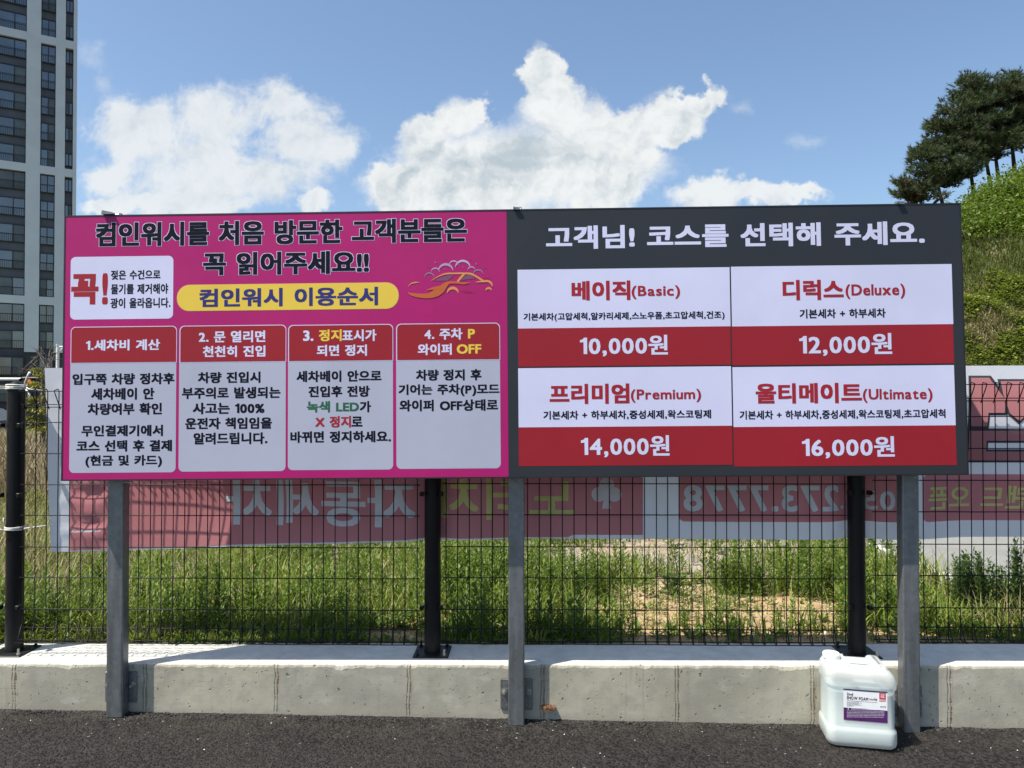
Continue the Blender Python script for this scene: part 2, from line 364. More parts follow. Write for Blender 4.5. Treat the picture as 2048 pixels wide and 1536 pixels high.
# ---------------------------------------------------------------- fence
blk = simple('black_paint', (0.006, 0.006, 0.0064), 0.5, 0, 0.22, 0.2, 5)
blk_post = simple('charcoal_paint', (0.009, 0.009, 0.0098), 0.42, 0, 0.25, 0.25, 3)
zinc = simple('zinc_bolt', (0.42, 0.41, 0.38), 0.4, 0.8, 0.5, 0.2, 40)
ropem = simple('white_rope', (0.72, 0.70, 0.64), 0.85, 0, 0.3, 0.12, 60, 0.003)
POSTX = [on(28.5, 1300, YF).x, on(865, 1300, YF).x, on(1714, 1300, YF).x]
def build_fence():
    labs = ['black round fence post with white rope wound round it, beside the tower', 'black round fence post behind the pink half of the sign',
            'black round fence post rising behind the white jerrycan']
    def post(x, label):
        zt = wall_top(x); top = on(28.5, 775, YF).z + SLOPE * (x - POSTX[0]); r = 0.0385
        o = thing('fence_post', (x, YF, zt), label, 'fence post', 'black fence posts on the concrete wall')
        mb = MB(); n = 28; loops = []
        for z in (zt + 0.006, zt + 0.012, top - 0.012, top): loops.append([(x + r * math.cos(2 * math.pi * k / n), YF + r * math.sin(2 * math.pi * k / n), z) for k in range(n)])
        mb.loft(loops); mb.build('pole', blk_post, o, True, 40)
        mb = MB(); prof = [(r + .0035, top - .014), (r + .0035, top + .006), (r + .001, top + .0095), (.012, top + .030), (.002, top + .033)]
        mb.loft([[(x + a * math.cos(2 * math.pi * k / n), YF + a * math.sin(2 * math.pi * k / n), z) for k in range(n)] for a, z in prof]); mb.build('cap', blk_post, o, True, 40)
        mb = MB(); mb.bbox((x - .082, YF - .082, zt - .001), (x + .082, YF + .082, zt + .0065), 0.0022); pl = mb.build('base_plate', blk_post, o)
        for sx in (-1, 1):
            for s2 in (-1, 1):
                mb = MB(); c = (x + sx * .062, YF + s2 * .062); mb.cyl(c, .0085, zt + .006, zt + .015, 6); mb.cyl(c, .0048, zt + .014, zt + .034, 10)
                mb.build('anchor_bolt', zinc if s2 < 0 and sx > 0 else blk_post, pl)
        for s in (-1, 1):
            for z in (on(28, 850, YF).z, on(28, 988, YF).z, on(28, 1210, YF).z):
                z += SLOPE * (x - POSTX[0]); mb = MB()
                mb.bbox((x + s * (r + .006) - .009, YF - .052, z - .010), (x + s * (r + .006) + .009, YF - .024, z + .010), .002); mb.cyl((x + s * (r + .012), YF - .056), .004, z - .004, z + .004, 8)
                mb.build('clip', blk_post, o)
        return o
    for x, l in zip(POSTX, labs): post(x, l)
    # mesh panels
    ZH = [on(100, y, YF - .03).z for y in (782, 808.5, 844, 906, 968, 1029, 1092, 1153, 1215.5, 1253, 1277.5)]
    YP = YF - 0.045; WR = 0.0024
    def panel(x0, x1, dz, label):
        xm = (x0 + x1) / 2
        o = thing('mesh_fence', (xm, YP, wall_top(xm)), label, 'fence', 'black wire mesh fence panels')
        zz = lambda z, x: z + dz + SLOPE * 0.3 * (x - xm)
        zb = ZH[-1]; zt = ZH[0]; mb = MB()
        n = int(round((x1 - x0) / 0.0545)); xs = [x0 + (x1 - x0) * i / n for i in range(n + 1)]
        ph = random.uniform(0, 9)
        for i, x in enumerate(xs):
            j = random.gauss(0, .0012); lean = 0.003 * mnoise.noise((x * 2, ph, 0))
            y = YP + 0.004
            pts = [(x + j, y + .012, zz(zt - .085, x)), (x + j, y - .030, zz(zt - .012, x)), (x + j, y - .036, zz(zt + .003, x)), (x + j, y - .008, zz(zt + .010, x)), (x + j, y, zz(zt, x)),
                   (x + j + lean, y, zz((zt + zb) / 2, x)), (x + j, y, zz(zb + .003, x)), (x + j, y - .008, zz(zb - .004, x)), (x + j, y - .036, zz(zb - .002, x)), (x + j, y - .034, zz(zb + .004, x)), (x + j, y - .004, zz(zb + .075, x))]
            mb.tube(pts, WR, 6)
        mb.build('vertical_wires', blk, o, True)
        mb = MB()
        lines = [(z, YP) for z in ZH] + [(ZH[-1] - .002, YP - .034), (ZH[0] - .075, YP + .010)]
        for z, y in lines:
            k = 24; mb.tube([(x0 - .014 + (x1 - x0 + .028) * i / k, y - .0008 + 0.0012 * mnoise.noise((i * .9, z * 9, ph)), zz(z, x0 + (x1 - x0) * i / k) + .0010 * mnoise.noise((i * .6, z * 7, ph + 4))) for i in range(k + 1)], WR * 1.03, 6)
        mb.build('horizontal_wires', blk, o, True)
        return o
    g = 0.068
    panel(POSTX[0] - 1.98 + g, POSTX[0] - g, -0.002, 'black wire mesh fence panel cut off by the left edge, beside the roped post')
    panel(POSTX[0] + g, POSTX[1] - g, 0.0, 'black wire mesh fence panel between the roped post and the middle fence post')
    panel(POSTX[1] + g, POSTX[2] - g, 0.010, 'black wire mesh fence panel in front of the sandy patch')
    panel(POSTX[2] + g, POSTX[2] + 2.0 - g, 0.030, 'black wire mesh fence panel cut off by the right edge, before big lettering')
build_fence()

# ---------------------------------------------------------------- lettering
_tc = bpy.data.curves.new('lettering_source', 'FONT'); _to = bpy.data.objects.new('lettering_source', _tc)
col.objects.link(_to); _cache = {}
_ONE = (np.array([(0.20, 0), (0.30, 0), (0.30, .73), (0.215, .73), (0.185, .675), (0.13, .635), (0.05, .62), (0.05, .545), (0.20, .565)]), [(8, 0, 1, 2, 3), (8, 3, 4, 5, 6, 7)])
def glyph(ch, res):
    k = (ch, res)
    if k not in _cache:
        if ch == '1': _cache[k] = _ONE; return _ONE
        _tc.body = ch; _tc.resolution_u = res
        dg = bpy.context.evaluated_depsgraph_get(); dg.update()
        me = bpy.data.meshes.new_from_object(_to.evaluated_get(dg))
        _cache[k] = (np.array([p.co[:2] for p in me.vertices]), [tuple(p.vertices) for p in me.polygons]); bpy.data.meshes.remove(me)
    return _cache[k]
def glyphs(txt, res=3):
    """a line of letters set side by side, even gaps"""
    pen = 0.0; V, Fc = [], []; o = 0
    for ch in txt:
        if ch == ' ': pen += .36; continue
        v, f = glyph(ch, res)
        if ord(ch) > 0x2000 and ch != '•': q = v + (pen, 0); pen += .93
        else:
            l, h = v[:, 0].min(), v[:, 0].max(); sb = .075 if ch in '.,!()' else .06
            q = v + (pen + sb - l, 0); pen += h - l + 2 * sb
        V.append(q); Fc += [tuple(i + o for i in t) for t in f]; o += len(v)
    return np.vstack(V), Fc
class Sheet:
    """flat print laid on a plane: origin, right, up, towards the viewer; places are read as photo pixels and turned into metres on that plane"""
    def __init__(s, O, U, V): s.O, s.U, s.V = Vector(O), Vector(U).normalized(), Vector(V).normalized(); s.N = s.U.cross(s.V).normalized()
    def uv(s, px, py):
        d = ray(px, py); t = (s.O - CAM).dot(s.N) / d.dot(s.N); q = CAM + d * t - s.O
        return q.dot(s.U), q.dot(s.V)
    def P(s, u, v, w=0.0): return s.O + s.U * u + s.V * v + s.N * w
    def text(s, mb, txt, x0, x1, yt, yb, w, bold=0.03, mi=0, grow=0.0, flip=False, warp=None, res=3):
        xc = (x0 + x1) / 2
        ua = s.uv(x0, (yt + yb) / 2)[0]; ub = s.uv(x1, (yt + yb) / 2)[0]; va = s.uv(xc, yb)[1]; vb = s.uv(xc, yt)[1]
        v, f = glyphs(txt, res); lo, hi = v.min(0) - (bold * 1.15, bold * .88), v.max(0) + (bold * 1.15, bold * .88)
        if flip: f = [tuple(reversed(a)) for a in f]
        rx, ry = bold * 1.15 + grow, bold * 0.88 + grow; n = 8
        for k in range(n + 1 if rx else 1):            # thicken the stroke: the same letter printed again all round
            d = (0, 0) if k == n or not rx else (rx * (1, 1, 0, -1, -1, -1, 0, 1)[k], ry * (0, 1, 1, 1, 0, -1, -1, -1)[k])
            q = (v + d - lo) / (hi - lo)
            if flip: q[:, 0] = 1 - q[:, 0]
            uu = ua + q[:, 0] * (ub - ua); vv = va + q[:, 1] * (vb - va); wk = w + 1.2e-5 * k
            mb.add([s.P(a, b, wk) for a, b in zip(uu, vv)], f, mi)
    def poly(s, mb, pts, w, mi=0): mb.add([s.P(u, v, w) for u, v in pts], [tuple(range(len(pts)))], mi)
    def rrect(s, mb, q, w, r=0.01, mi=0, rt=None, rb=None, grow=0.0):
        """rounded rectangle from four photo corners TL TR BR BL (averaged to a true rectangle)"""
        a = [s.uv(*p) for p in q]
        u0 = (a[0][0] + a[3][0]) / 2 - grow; u1 = (a[1][0] + a[2][0]) / 2 + grow; v1 = (a[0][1] + a[1][1]) / 2 + grow; v0 = (a[2][1] + a[3][1]) / 2 - grow
        rt = r if rt is None else rt; rb = r if rb is None else rb; pts = []
        for cx, cyy, rr, a0 in ((u1, v1, rt, 0), (u0, v1, rt, 90), (u0, v0, rb, 180), (u1, v0, rb, 270)):
            if rr <= 0: pts.append((cx, cyy)); continue
            ox = cx - rr if cx == u1 else cx + rr; oy = cyy - rr if cyy == v1 else cyy + rr
            pts += [(ox + rr * math.cos(R(a0 + k * 11.25)), oy + rr * math.sin(R(a0 + k * 11.25))) for k in range(9)]
        s.poly(mb, pts, w, mi)
def ink(name, base, rough=0.42):
    m, t, b = mat(name, base, rough, 0, 0.3); vary(m, t, b, base, 0.05, 1.6, 0, rough, .08)
    t.put(b.inputs['Normal'], t.bump(t.noise(t.vm('MULTIPLY', t.pos(), (1.0, 1.0, .6)).outputs[0], 3.2, 2, .4), .10, .02)); return m

# ---------------------------------------------------------------- sign board
def build_sign():
    yb = 3.200; lean = 0.022
    V = Vector((-0.009, lean, 1)).normalized(); U = Vector((1, 0, 0.009)); U = (U - V * U.dot(V)).normalized()
    S = Sheet((0, yb, on(1024, 956, yb).z), U, V)
    bl, br, tl, tr = S.uv(121, 962), S.uv(1937, 950), S.uv(130, 431), S.uv(1922, 406)
    u0 = (bl[0] + tl[0]) / 2; u1 = (br[0] + tr[0]) / 2; v0 = (bl[1] + br[1]) / 2; v1 = (tl[1] + tr[1]) / 2
    um = (S.uv(1014, 450)[0] + S.uv(1016, 930)[0]) / 2
    root = thing('sign_board', (0, 3.30, 0), 'wide car wash sign, pink left and dark grey right panel, on three steel posts', 'sign')
    galv, t, b = mat('galvanised_steel', (0.2, 0.21, 0.22), 0.42, 0.75)
    p = t.pos(); n = t.noise(t.vm('MULTIPLY', p, (30, 30, 3)).outputs[0], 1.0, 4, 0.6); n2 = t.vor(p, 55, out='Color')
    t.put(b.inputs['Base Color'], t.mix(t.m('ADD', t.m('MULTIPLY', n, 0.6), t.m('MULTIPLY', t.xyz(n2)[0], 0.25)), (0.155, 0.165, 0.175), (0.33, 0.345, 0.355)))
    t.put(b.inputs['Roughness'], t.rng(n, 0.3, 0.7, 0.36, 0.55))
    edge = simple('black_edge', (0.012, 0.011, 0.014), 0.5)
    pink = ink('pink_print', (0.39, 0.010, 0.135)); dark = ink('dark_grey_print', (0.026, 0.029, 0.036))
    white = ink('white_print', (0.605, 0.61, 0.80)); grey = ink('grey_print', (0.40, 0.415, 0.515)); red = ink('red_print', (0.29, 0.013, 0.022))
    navy = simple('black_print', (0.007, 0.0075, 0.015), .6, 0, .1, .03, 3); yel = ink('yellow_print', (0.74, 0.52, 0.065)); blue = ink('blue_print', (0.028, 0.028, 0.16)); green = ink('green_print', (0.02, 0.115, 0.055))
    rlet = ink('red_lettering', (0.33, 0.015, 0.025)); oran = ink('orange_print', (0.50, 0.115, 0.03)); gold = ink('gold_print', (0.66, 0.27, 0.085)); mauve = ink('mauve_print', (0.20, 0.065, 0.14)); smoke = ink('smoke_print', (0.26, 0.17, 0.27))
    B = lambda a, b_, c: tuple(S.P(a, b_, c))
    # frame: folded black edge tray, rails behind, posts with base brackets
    mb = MB()
    e = 0.006
    mb.box((u0, v0, -0.042), (u1, v0 + e, 0.0012), 0, B); mb.box((u0, v1 - e, -0.042), (u1, v1, 0.0012), 0, B)
    mb.box((u0, v0 + e, -0.042), (u0 + e, v1 - e, 0.0012), 0, B); mb.box((u1 - e, v0 + e, -0.042), (u1, v1 - e, 0.0012), 0, B)
    mb.build('frame', edge, root)
    for vv in (v0 + 0.16, v1 - 0.16):
        mb = MB(); mb.box((u0 + .03, vv - .025, -0.093), (u1 - .03, vv + .025, -0.043), 0, B); mb.build('rail', galv, root)
    xs = [(on(211, 1437, 3.307), on(244, 1437, 3.307)), (on(1016.5, 1447, 3.307), on(1049, 1447, 3.307)), (on(1808, 1470, 3.307), on(1842, 1470, 3.307))]
    for i, (a, c) in enumerate(xs):
        x0, x1 = a.x, c.x; y0 = 3.307; y1 = y0 + 0.057; gz = ground_z((x0 + x1) / 2, y0) + 0.002; zt = S.P(x0, v1 - .1, 0).z
        mb = MB(); k = .006; lp = lambda z: [(x0 + k, y0, z), (x1 - k, y0, z), (x1 - k * .3, y0 + k * .3, z), (x1, y0 + k, z), (x1, y1 - k, z), (x1 - k, y1, z), (x0 + k, y1, z), (x0, y1 - k, z), (x0, y0 + k, z), (x0 + k * .3, y0 + k * .3, z)]
        mb.loft([lp(gz), lp(zt)]); po = mb.build('post', galv, root)
        xm = (x0 + x1) / 2; z0 = gz + .045; br_ = MB(); br_.bbox((xm - .072, YW - .0072, z0), (xm + .072, YW - .0012, z0 + .135), .002); pl = br_.build('bracket_plate', galv, po)
        bo = MB()
        for s in (-1, 1):
            cx, cz = xm + s * .056, z0 + .078
            for rr, ya, yb2, nn in ((.0135, YW - .010, YW - .007, 16), (.0095, YW - .018, YW - .0102, 6), (.0055, YW - .032, YW - .0182, 10)):
                bo.loft([[(cx + rr * math.cos(2 * math.pi * q / nn), yy, cz + rr * math.sin(2 * math.pi * q / nn)) for q in range(nn)] for yy in (yb2, ya)])
            for dz in (.018, .043, .09, .115):
                bo.loft([[(xm + s * .043 + .003 * math.cos(q), yy, z0 + dz + .003 * math.sin(q)) for q in np.linspace(0, 2 * math.pi, 8, False)] for yy in (YW - .0071, YW - .0085)])
        bo.build('anchor_bolts', zinc, po)
    # clamps hooked over the top edge, two below
    for px, kind in ((221, 0), (1035, 1), (1802, 1)):
        uu = S.uv(px, 425)[0]; mb = MB()
        if kind == 0:
            mb.loft([[B(uu - .030, v1 + .002, -.02), B(uu + .022, v1 + .002, -.02), B(uu + .012, v1 + .012, -.02), B(uu - .028, v1 + .020, -.02)],
                     [B(uu - .034, v1 + .001, .014), B(uu + .018, v1 + .001, .014), B(uu + .008, v1 + .010, .014), B(uu - .030, v1 + .018, .014)]])
            mb.tube([B(uu + .01, v1 + .004, -.01), B(uu + .042, v1 + .004, -.01)], .003); mb.tube([B(uu + .040, v1 + .004, -.016), B(uu + .040, v1 + .004, -.004)], .006, 8)
        else:
            mb.loft([[B(uu - .018, v1 + .001, -.02), B(uu - .010, v1 + .001, -.02), B(uu - .012, v1 + .010, -.02), B(uu - .016, v1 + .014, -.02)],
                     [B(uu - .018, v1 + .001, .014), B(uu + .012, v1 + .001, .010), B(uu - .010, v1 + .006, .012), B(uu - .016, v1 + .010, .014)]])
            mb.tube([B(uu - .012, v1 + .010, -.005), B(uu + .017, v1 + .010, -.005), B(uu + .018, v1 + .001, -.005)], .0022)
            mb.box((uu - .016, v1 - .004, .0008), (uu + .010, v1 + .002, .012), 0, B)
        mb.build('clamp', galv, root)
    for px in (252, 1036, 1828):
        uu = S.uv(px, 958)[0]; mb = MB()
        mb.tube([B(uu - .022, v0 - .002, -.02), B(uu - .014, v0 - .010, -.012), B(uu - .005, v0 - .005, -.008), B(uu + .006, v0 - .011, -.010), B(uu + .015, v0 - .004, -.012), B(uu + .022, v0 - .008, -.02)], .0026); mb.build('wire_tie', zinc, root)
    D = 0.0004
    # ---- pink panel
    mb = MB(); mb.box((u0 + e, v0 + e, -.03), (um, v1 - e, 0), 0, B); pk = mb.build('pink_panel', pink, root)
    pk['label'] = 'pink panel with the washing steps in four cards'
    for s_, a in (('컴인워시를 처음 방문한 고객분들은', (192, 934, 440.5, 488.7)), ('꼭 읽어주세요!!', (406, 738, 503, 549))):
        mb = MB(); S.text(mb, s_, *a, D, 0.036, 0, 0.020); S.text(mb, s_, *a, 2 * D, 0.036, 1); mb.build('heading_lettering', [white, navy], pk)
    mb = MB(); S.rrect(mb, [(141.5, 513), (347, 512.5), (346, 637), (140.5, 639.5)], D, .022); nb = mb.build('notice_box', white, pk)
    mb = MB(); S.text(mb, '꼭', 142.5, 197, 548, 609, 2 * D, 0.045, 0); S.text(mb, '!', 204.5, 216, 546, 609, 2 * D, 0.035, 0); mb.build('notice_heading', rlet, pk)
    for s_, a in (('젖은 수건으로', (222, 321, 540, 559)), ('물기를 제거해야', (222, 336.5, 567.5, 588)), ('광이 올라옵니다.', (221, 341, 595.5, 616))): mb = MB(); S.text(mb, s_, *a, 2 * D, 0.026, 0); mb.build('notice_lettering', navy, pk)
    mb = MB(); q = [(354.5, 569), (797, 566.5), (797, 618.5), (354.5, 621)]; S.rrect(mb, q, D, .055, 0, None, None, .0015); S.rrect(mb, q, 2 * D, .0545, 1); mb.build('yellow_pill', [ink('pill_edge_print', (0.70, 0.36, 0.20)), yel], pk)
    mb = MB(); S.text(mb, '컴인워시 이용순서', 399, 756, 575.5, 612.5, 3 * D, 0.03); mb.build('pill_lettering', blue, pk)
    cards = [((142, 654), (354.5, 651.5), (350, 944), (138, 946.5), 726), ((360, 651.5), (573, 649.5), (570, 941.5), (356, 944), 724.5),
             ((577, 650), (786.5, 648), (785.5, 938.5), (575, 941), 722.5), ((793, 647.5), (1000, 645.5), (1001, 936), (792, 938.5), 720.6)]
    for A, Bq, C, Dq, hb in cards:
        mb = MB(); S.rrect(mb, [A, Bq, C, Dq], D, .021); mb.build('step_card', grey, pk)
        mb = MB(); k = (hb - A[1]) / (Dq[1] - A[1]); L = (A[0] + (Dq[0] - A[0]) * k, hb + 1); Rr = (Bq[0] + (C[0] - Bq[0]) * k, hb - 1)
        S.rrect(mb, [A, Bq, Rr, L], 2 * D, 0, 0, .021, 0); S.rrect(mb, [A, Bq, Rr, L], 3 * D, 0, 1, .019, 0, -.0030); mb.build('card_header', [white, red], pk)
    heads = [[('1.세차비 계산', 172.6, 320.4, 679, 701, 0)],
             [('2. 문 열리면', 398, 531, 661.6, 685, 0), ('천천히 진입', 406, 531, 691.5, 714, 0)],
             [('3.', 606.5, 627, 661, 682, 0), ('정지', 638, 683.5, 659, 682.5, 1), ('표시가', 684.5, 753, 659, 682.5, 0), ('되면 정지', 634, 734, 689.5, 712, 0)],
             [('4. 주차', 849, 925, 656.5, 679.5, 0), ('P', 936, 950, 658, 677, 1), ('와이퍼', 835.6, 903.6, 687.5, 710, 0), ('OFF', 913.6, 962.6, 688.5, 707.5, 1)]]
    bodies = [[('입구쪽 차량 정차후', 145, 349, 746.4, 769, 0), ('세차베이 안', 182.6, 309, 775.8, 799.4, 0), ('차량여부 확인', 175.5, 324, 806, 829.5, 0), ('무인결제기에서', 163, 326, 850, 872.5, 0), ('코스 선택 후 결제', 153, 344, 880, 903, 0), ('(현금 및 카드)', 171, 324, 910, 934.5, 0)],
              [('차량 진입시', 396, 521, 743.6, 766, 0), ('부주의로 발생되는', 364, 561, 774, 797, 0), ('사고는 100%', 385.6, 529, 804.8, 828, 0), ('운전자 책임임을', 370.5, 544, 835, 858, 0), ('알려드립니다.', 387, 535, 865, 888.5, 0)],
              [('세차베이 안으로', 593, 763, 741, 763.6, 0), ('진입후 전방', 617, 739.7, 771.5, 794, 0), ('녹색 LED', 613.7, 718, 802, 824.5, 1), ('가', 719.5, 742, 802, 824.5, 0), ('X 정지', 630.5, 702, 832, 855, 2), ('로', 703, 725, 833, 853, 0), ('바뀌면 정지하세요.', 580.8, 782, 862, 885, 0)],
              [('차량 정지 후', 832, 963, 738.6, 761, 0), ('기어는 주차(P)모드', 797, 999, 768, 792.5, 0), ('와이퍼 OFF상태로', 799, 996, 799, 822, 0)]]
    for h, bd in zip(heads, bodies):
        for k_, w_, bo_, mi0, nm_ in ((h, 4 * D, .030, 0, 'header_lettering'), (bd, 2 * D, .034, 2, 'step_lettering')):
            for s_, a, c, d, f_, mi in k_:
                mb = MB(); S.text(mb, s_, a, c, d, f_, w_, bo_, 0); mb.build(nm_, (white, yel, navy, green, rlet)[mi + mi0], pk)
    # car-wash emblem: streaming car under a row of foam bubbles
    mb = MB(); ep = lambda a, c: S.uv(800 + a / 9.752, 500 + c / 9.752)
    def stroke(pts, ws, w, mi):
        P_ = [Vector((*p_, 0)) for p_ in pts]; L_, R_ = [], []
        for i, p_ in enumerate(P_):
            d = (P_[min(i + 1, len(P_) - 1)] - P_[max(i - 1, 0)]).normalized(); nn = Vector((-d.y, d.x, 0)) * ws[i] / 1.75
            L_.append(ep(*(p_ + nn)[:2])); R_.append(ep(*(p_ - nn)[:2]))
        vs = [S.P(*q, w) for q in L_ + R_]; k = len(L_)
        mb.add(vs, [(k + i, k + i + 1, i + 1, i) for i in range(k - 1)], mi)
    def arc(cx, cyy, r, a0, a1, th, mi, w=3 * D):
        k = 18; an = [R(a0 + (a1 - a0) * i / k) for i in range(k + 1)]
        stroke([(cx + r * math.cos(a), cyy - r * math.sin(a)) for a in an], [max(3, th * .78 * math.sin(math.pi * i / k) ** .7) for i in range(k + 1)], w, mi)
    for cx, cyy, r, th, mi in ((575, 545, 95, 32, 4), (1525, 490, 100, 32, 4), (690, 440, 85, 28, 3), (1395, 405, 75, 26, 3), (1048, 305, 90, 26, 2), (893, 425, 145, 52, 3), (1225, 360, 148, 48, 2)):
        arc(cx, cyy, r, 172, 8 if cx != 1395 else 20, th, mi, (2 + cx % 3 * .3) * D)
    def smooth(pts, ws, k=5):
        n = len(pts); o, w2 = [], []
        for i in range(n - 1):
            p0, p1, p2, p3 = (np.array(pts[max(0, min(n - 1, j))], float) for j in (i - 1, i, i + 1, i + 2))
            for s_ in range(k):
                x = s_ / k; o.append(tuple(.5 * ((2 * p1) + (-p0 + p2) * x + (2 * p0 - 5 * p1 + 4 * p2 - p3) * x * x + (-p0 + 3 * p1 - 3 * p2 + p3) * x ** 3))); w2.append(ws[i] + (ws[i + 1] - ws[i]) * x)
        return o + [pts[-1]], w2 + [ws[-1]]
    st = lambda p_, w_, w, mi: stroke(*smooth(p_, w_), w, mi)
    S.poly(mb, [ep(*q) for q in [(650, 603), (930, 600), (1060, 490), (960, 488), (800, 530)]], 2 * D, 5); S.poly(mb, [ep(*q) for q in [(1190, 592), (1480, 555), (1420, 510), (1340, 478), (1260, 500)]], 2 * D, 5)
    st([(610, 600), (720, 530), (880, 467), (1050, 457), (1300, 457), (1400, 472), (1500, 525), (1620, 602)], [5, 14, 26, 28, 30, 34, 30, 34], 3 * D, 1)
    st([(1260, 462), (1190, 535), (1110, 640)], [30, 40, 35], 3.3 * D, 1)
    st([(1370, 632), (1250, 652), (1100, 636), (960, 636), (890, 680), (800, 770), (700, 840), (560, 893), (380, 890), (240, 868), (155, 832)], [4, 34, 36, 44, 80, 130, 130, 84, 70, 50, 6], 3.6 * D, 0)
    st([(520, 785), (640, 752), (790, 735)], [4, 40, 70], 3.9 * D, 0)
    st([(1475, 628), (1620, 612), (1720, 610), (1780, 650), (1805, 715)], [4, 34, 36, 34, 4], 3.9 * D, 1); st([(160, 712), (220, 655), (300, 635), (380, 632)], [3, 18, 22, 4], 3 * D, 1)
    arc(1030, 850, 108, 176, 4, 62, 1); arc(1728, 800, 56, 172, 8, 46, 1)
    for a, c, wd in ((1230, 830, 260), (1150, 800, 260), (1610, 546, 170)): stroke([(a, c), (a + wd / 2, c), (a + wd, c)], [3, 9, 2], 3 * D, 6)
    for cx, cyy, r in ((690, 242, 34), (1488, 272, 36), (875, 377, 22), (1228, 332, 24)):
        S.poly(mb, [ep(cx + math.sin(R(a)) * rr * (0.75 if a % 180 else 1.1), cyy - math.cos(R(a)) * rr) for a, rr in ((0, r), (-45, r * .3), (-90, r), (-135, r * .3), (-180, r), (-225, r * .3), (-270, r), (-315, r * .3))], 3 * D, 4)
    for cx, cyy, r in ((555, 345, 33), (1662, 370, 36), (880, 185, 18), (1365, 190, 16)): arc(cx, cyy, r, 200, -20, 9, 5)
    mb.build('car_emblem', [oran, gold, ink('foam_print', (0.47, 0.40, 0.58)), ink('foam_shade_print', (0.42, 0.30, 0.47)), smoke, mauve, rlet], pk)
    # ---- dark price panel
    mb = MB(); mb.box((um + .0008, v0 + e, -.03), (u1 - e, v1 - e, 0.0002), 0, B); dp = mb.build('price_panel', dark, root)
    dp['label'] = 'dark grey panel with four prices'
    mb = MB(); S.text(mb, '고객님! 코스를 선택해 주세요.', 1092, 1849, 447, 494, 2 * D, 0.030); mb.build('heading_lettering', white, dp)
    cells = [([(1035, 539.5), (1459.5, 534.5), (1460.5, 652.5), (1036, 657)], [(1036, 657), (1460.5, 652.5), (1462, 730.5), (1036.5, 732.5)]),
             ([(1462.5, 534.5), (1903.5, 527), (1906, 648.5), (1463, 652.5)], [(1463, 652.5), (1906, 648.5), (1908, 727.5), (1464.5, 730)]),
             ([(1036.5, 735.5), (1462, 733.5), (1464, 852.5), (1037, 853.5)], [(1037, 853.5), (1464, 852.5), (1465.5, 931), (1037.5, 931)]),
             ([(1465, 733.5), (1908, 731), (1911, 852), (1466.5, 852.5)], [(1466.5, 852.5), (1911, 852), (1913.5, 932.5), (1468, 931)])]
    words = [[('베이직', 1143, 1260.5, 561.5, 600.5, 0, .034), ('(Basic)', 1263, 1360, 571, 598, 0, .022), ('기본세차(고압세척,알카리세제,스노우폼,초고압세척,건조)', 1047, 1449, 624, 641.5, 1, .024), ('10,000원', 1160, 1335.5, 670.5, 712.5, 2, .022)],
             [('디럭스', 1565, 1687, 559.5, 600, 0, .034), ('(Deluxe)', 1690.7, 1810, 568, 597.5, 0, .022), ('기본세차 + 하부세차', 1599, 1771, 617.5, 636, 1, .024), ('12,000원', 1598.4, 1783.7, 667, 711.5, 2, .022)],
             [('프리미엄', 1099, 1258.6, 767.5, 807.6, 0, .034), ('(Premium)', 1261.5, 1402, 778, 804.7, 0, .022), ('기본세차 + 하부세차,중성세제,왁스코팅제', 1086.6, 1422, 820.5, 838.5, 1, .024), ('14,000원', 1162, 1339, 871, 914.5, 2, .022)],
             [('울티메이트', 1511, 1723.5, 766, 806.6, 0, .034), ('(Ultimate)', 1725.4, 1864.7, 777, 805, 0, .022), ('기본세차 + 하부세차,중성세제,왁스코팅제,초고압세척', 1479, 1890.6, 819.5, 838, 1, .024), ('16,000원', 1604, 1789, 873, 916.5, 2, .022)]]
    for (qa, qb), wd in zip(cells, words):
        mb = MB(); S.rrect(mb, qa, 2 * D, 0); mb.build('course_cell', white, dp)
        mb = MB(); S.rrect(mb, qb, 2 * D, 0); mb.build('price_strip', red, dp)
        for s_, a, c, d, f_, mi, bo in wd:
            mb = MB(); S.text(mb, s_, a, c, d, f_, 3.5 * D, bo, 0); mb.build(('course_name', 'course_details', 'price_lettering')[mi], (rlet, navy, white)[mi], dp)
    mb = MB(); S.rrect(mb, [(1459.5, 534), (1462.5, 534), (1467.8, 931.5), (1465, 931.5)], 1.3 * D, 0); S.rrect(mb, [(1036, 732), (1908, 728), (1908, 731), (1036, 736)], 1.3 * D, 0); mb.build('divider', edge, dp)
build_sign()

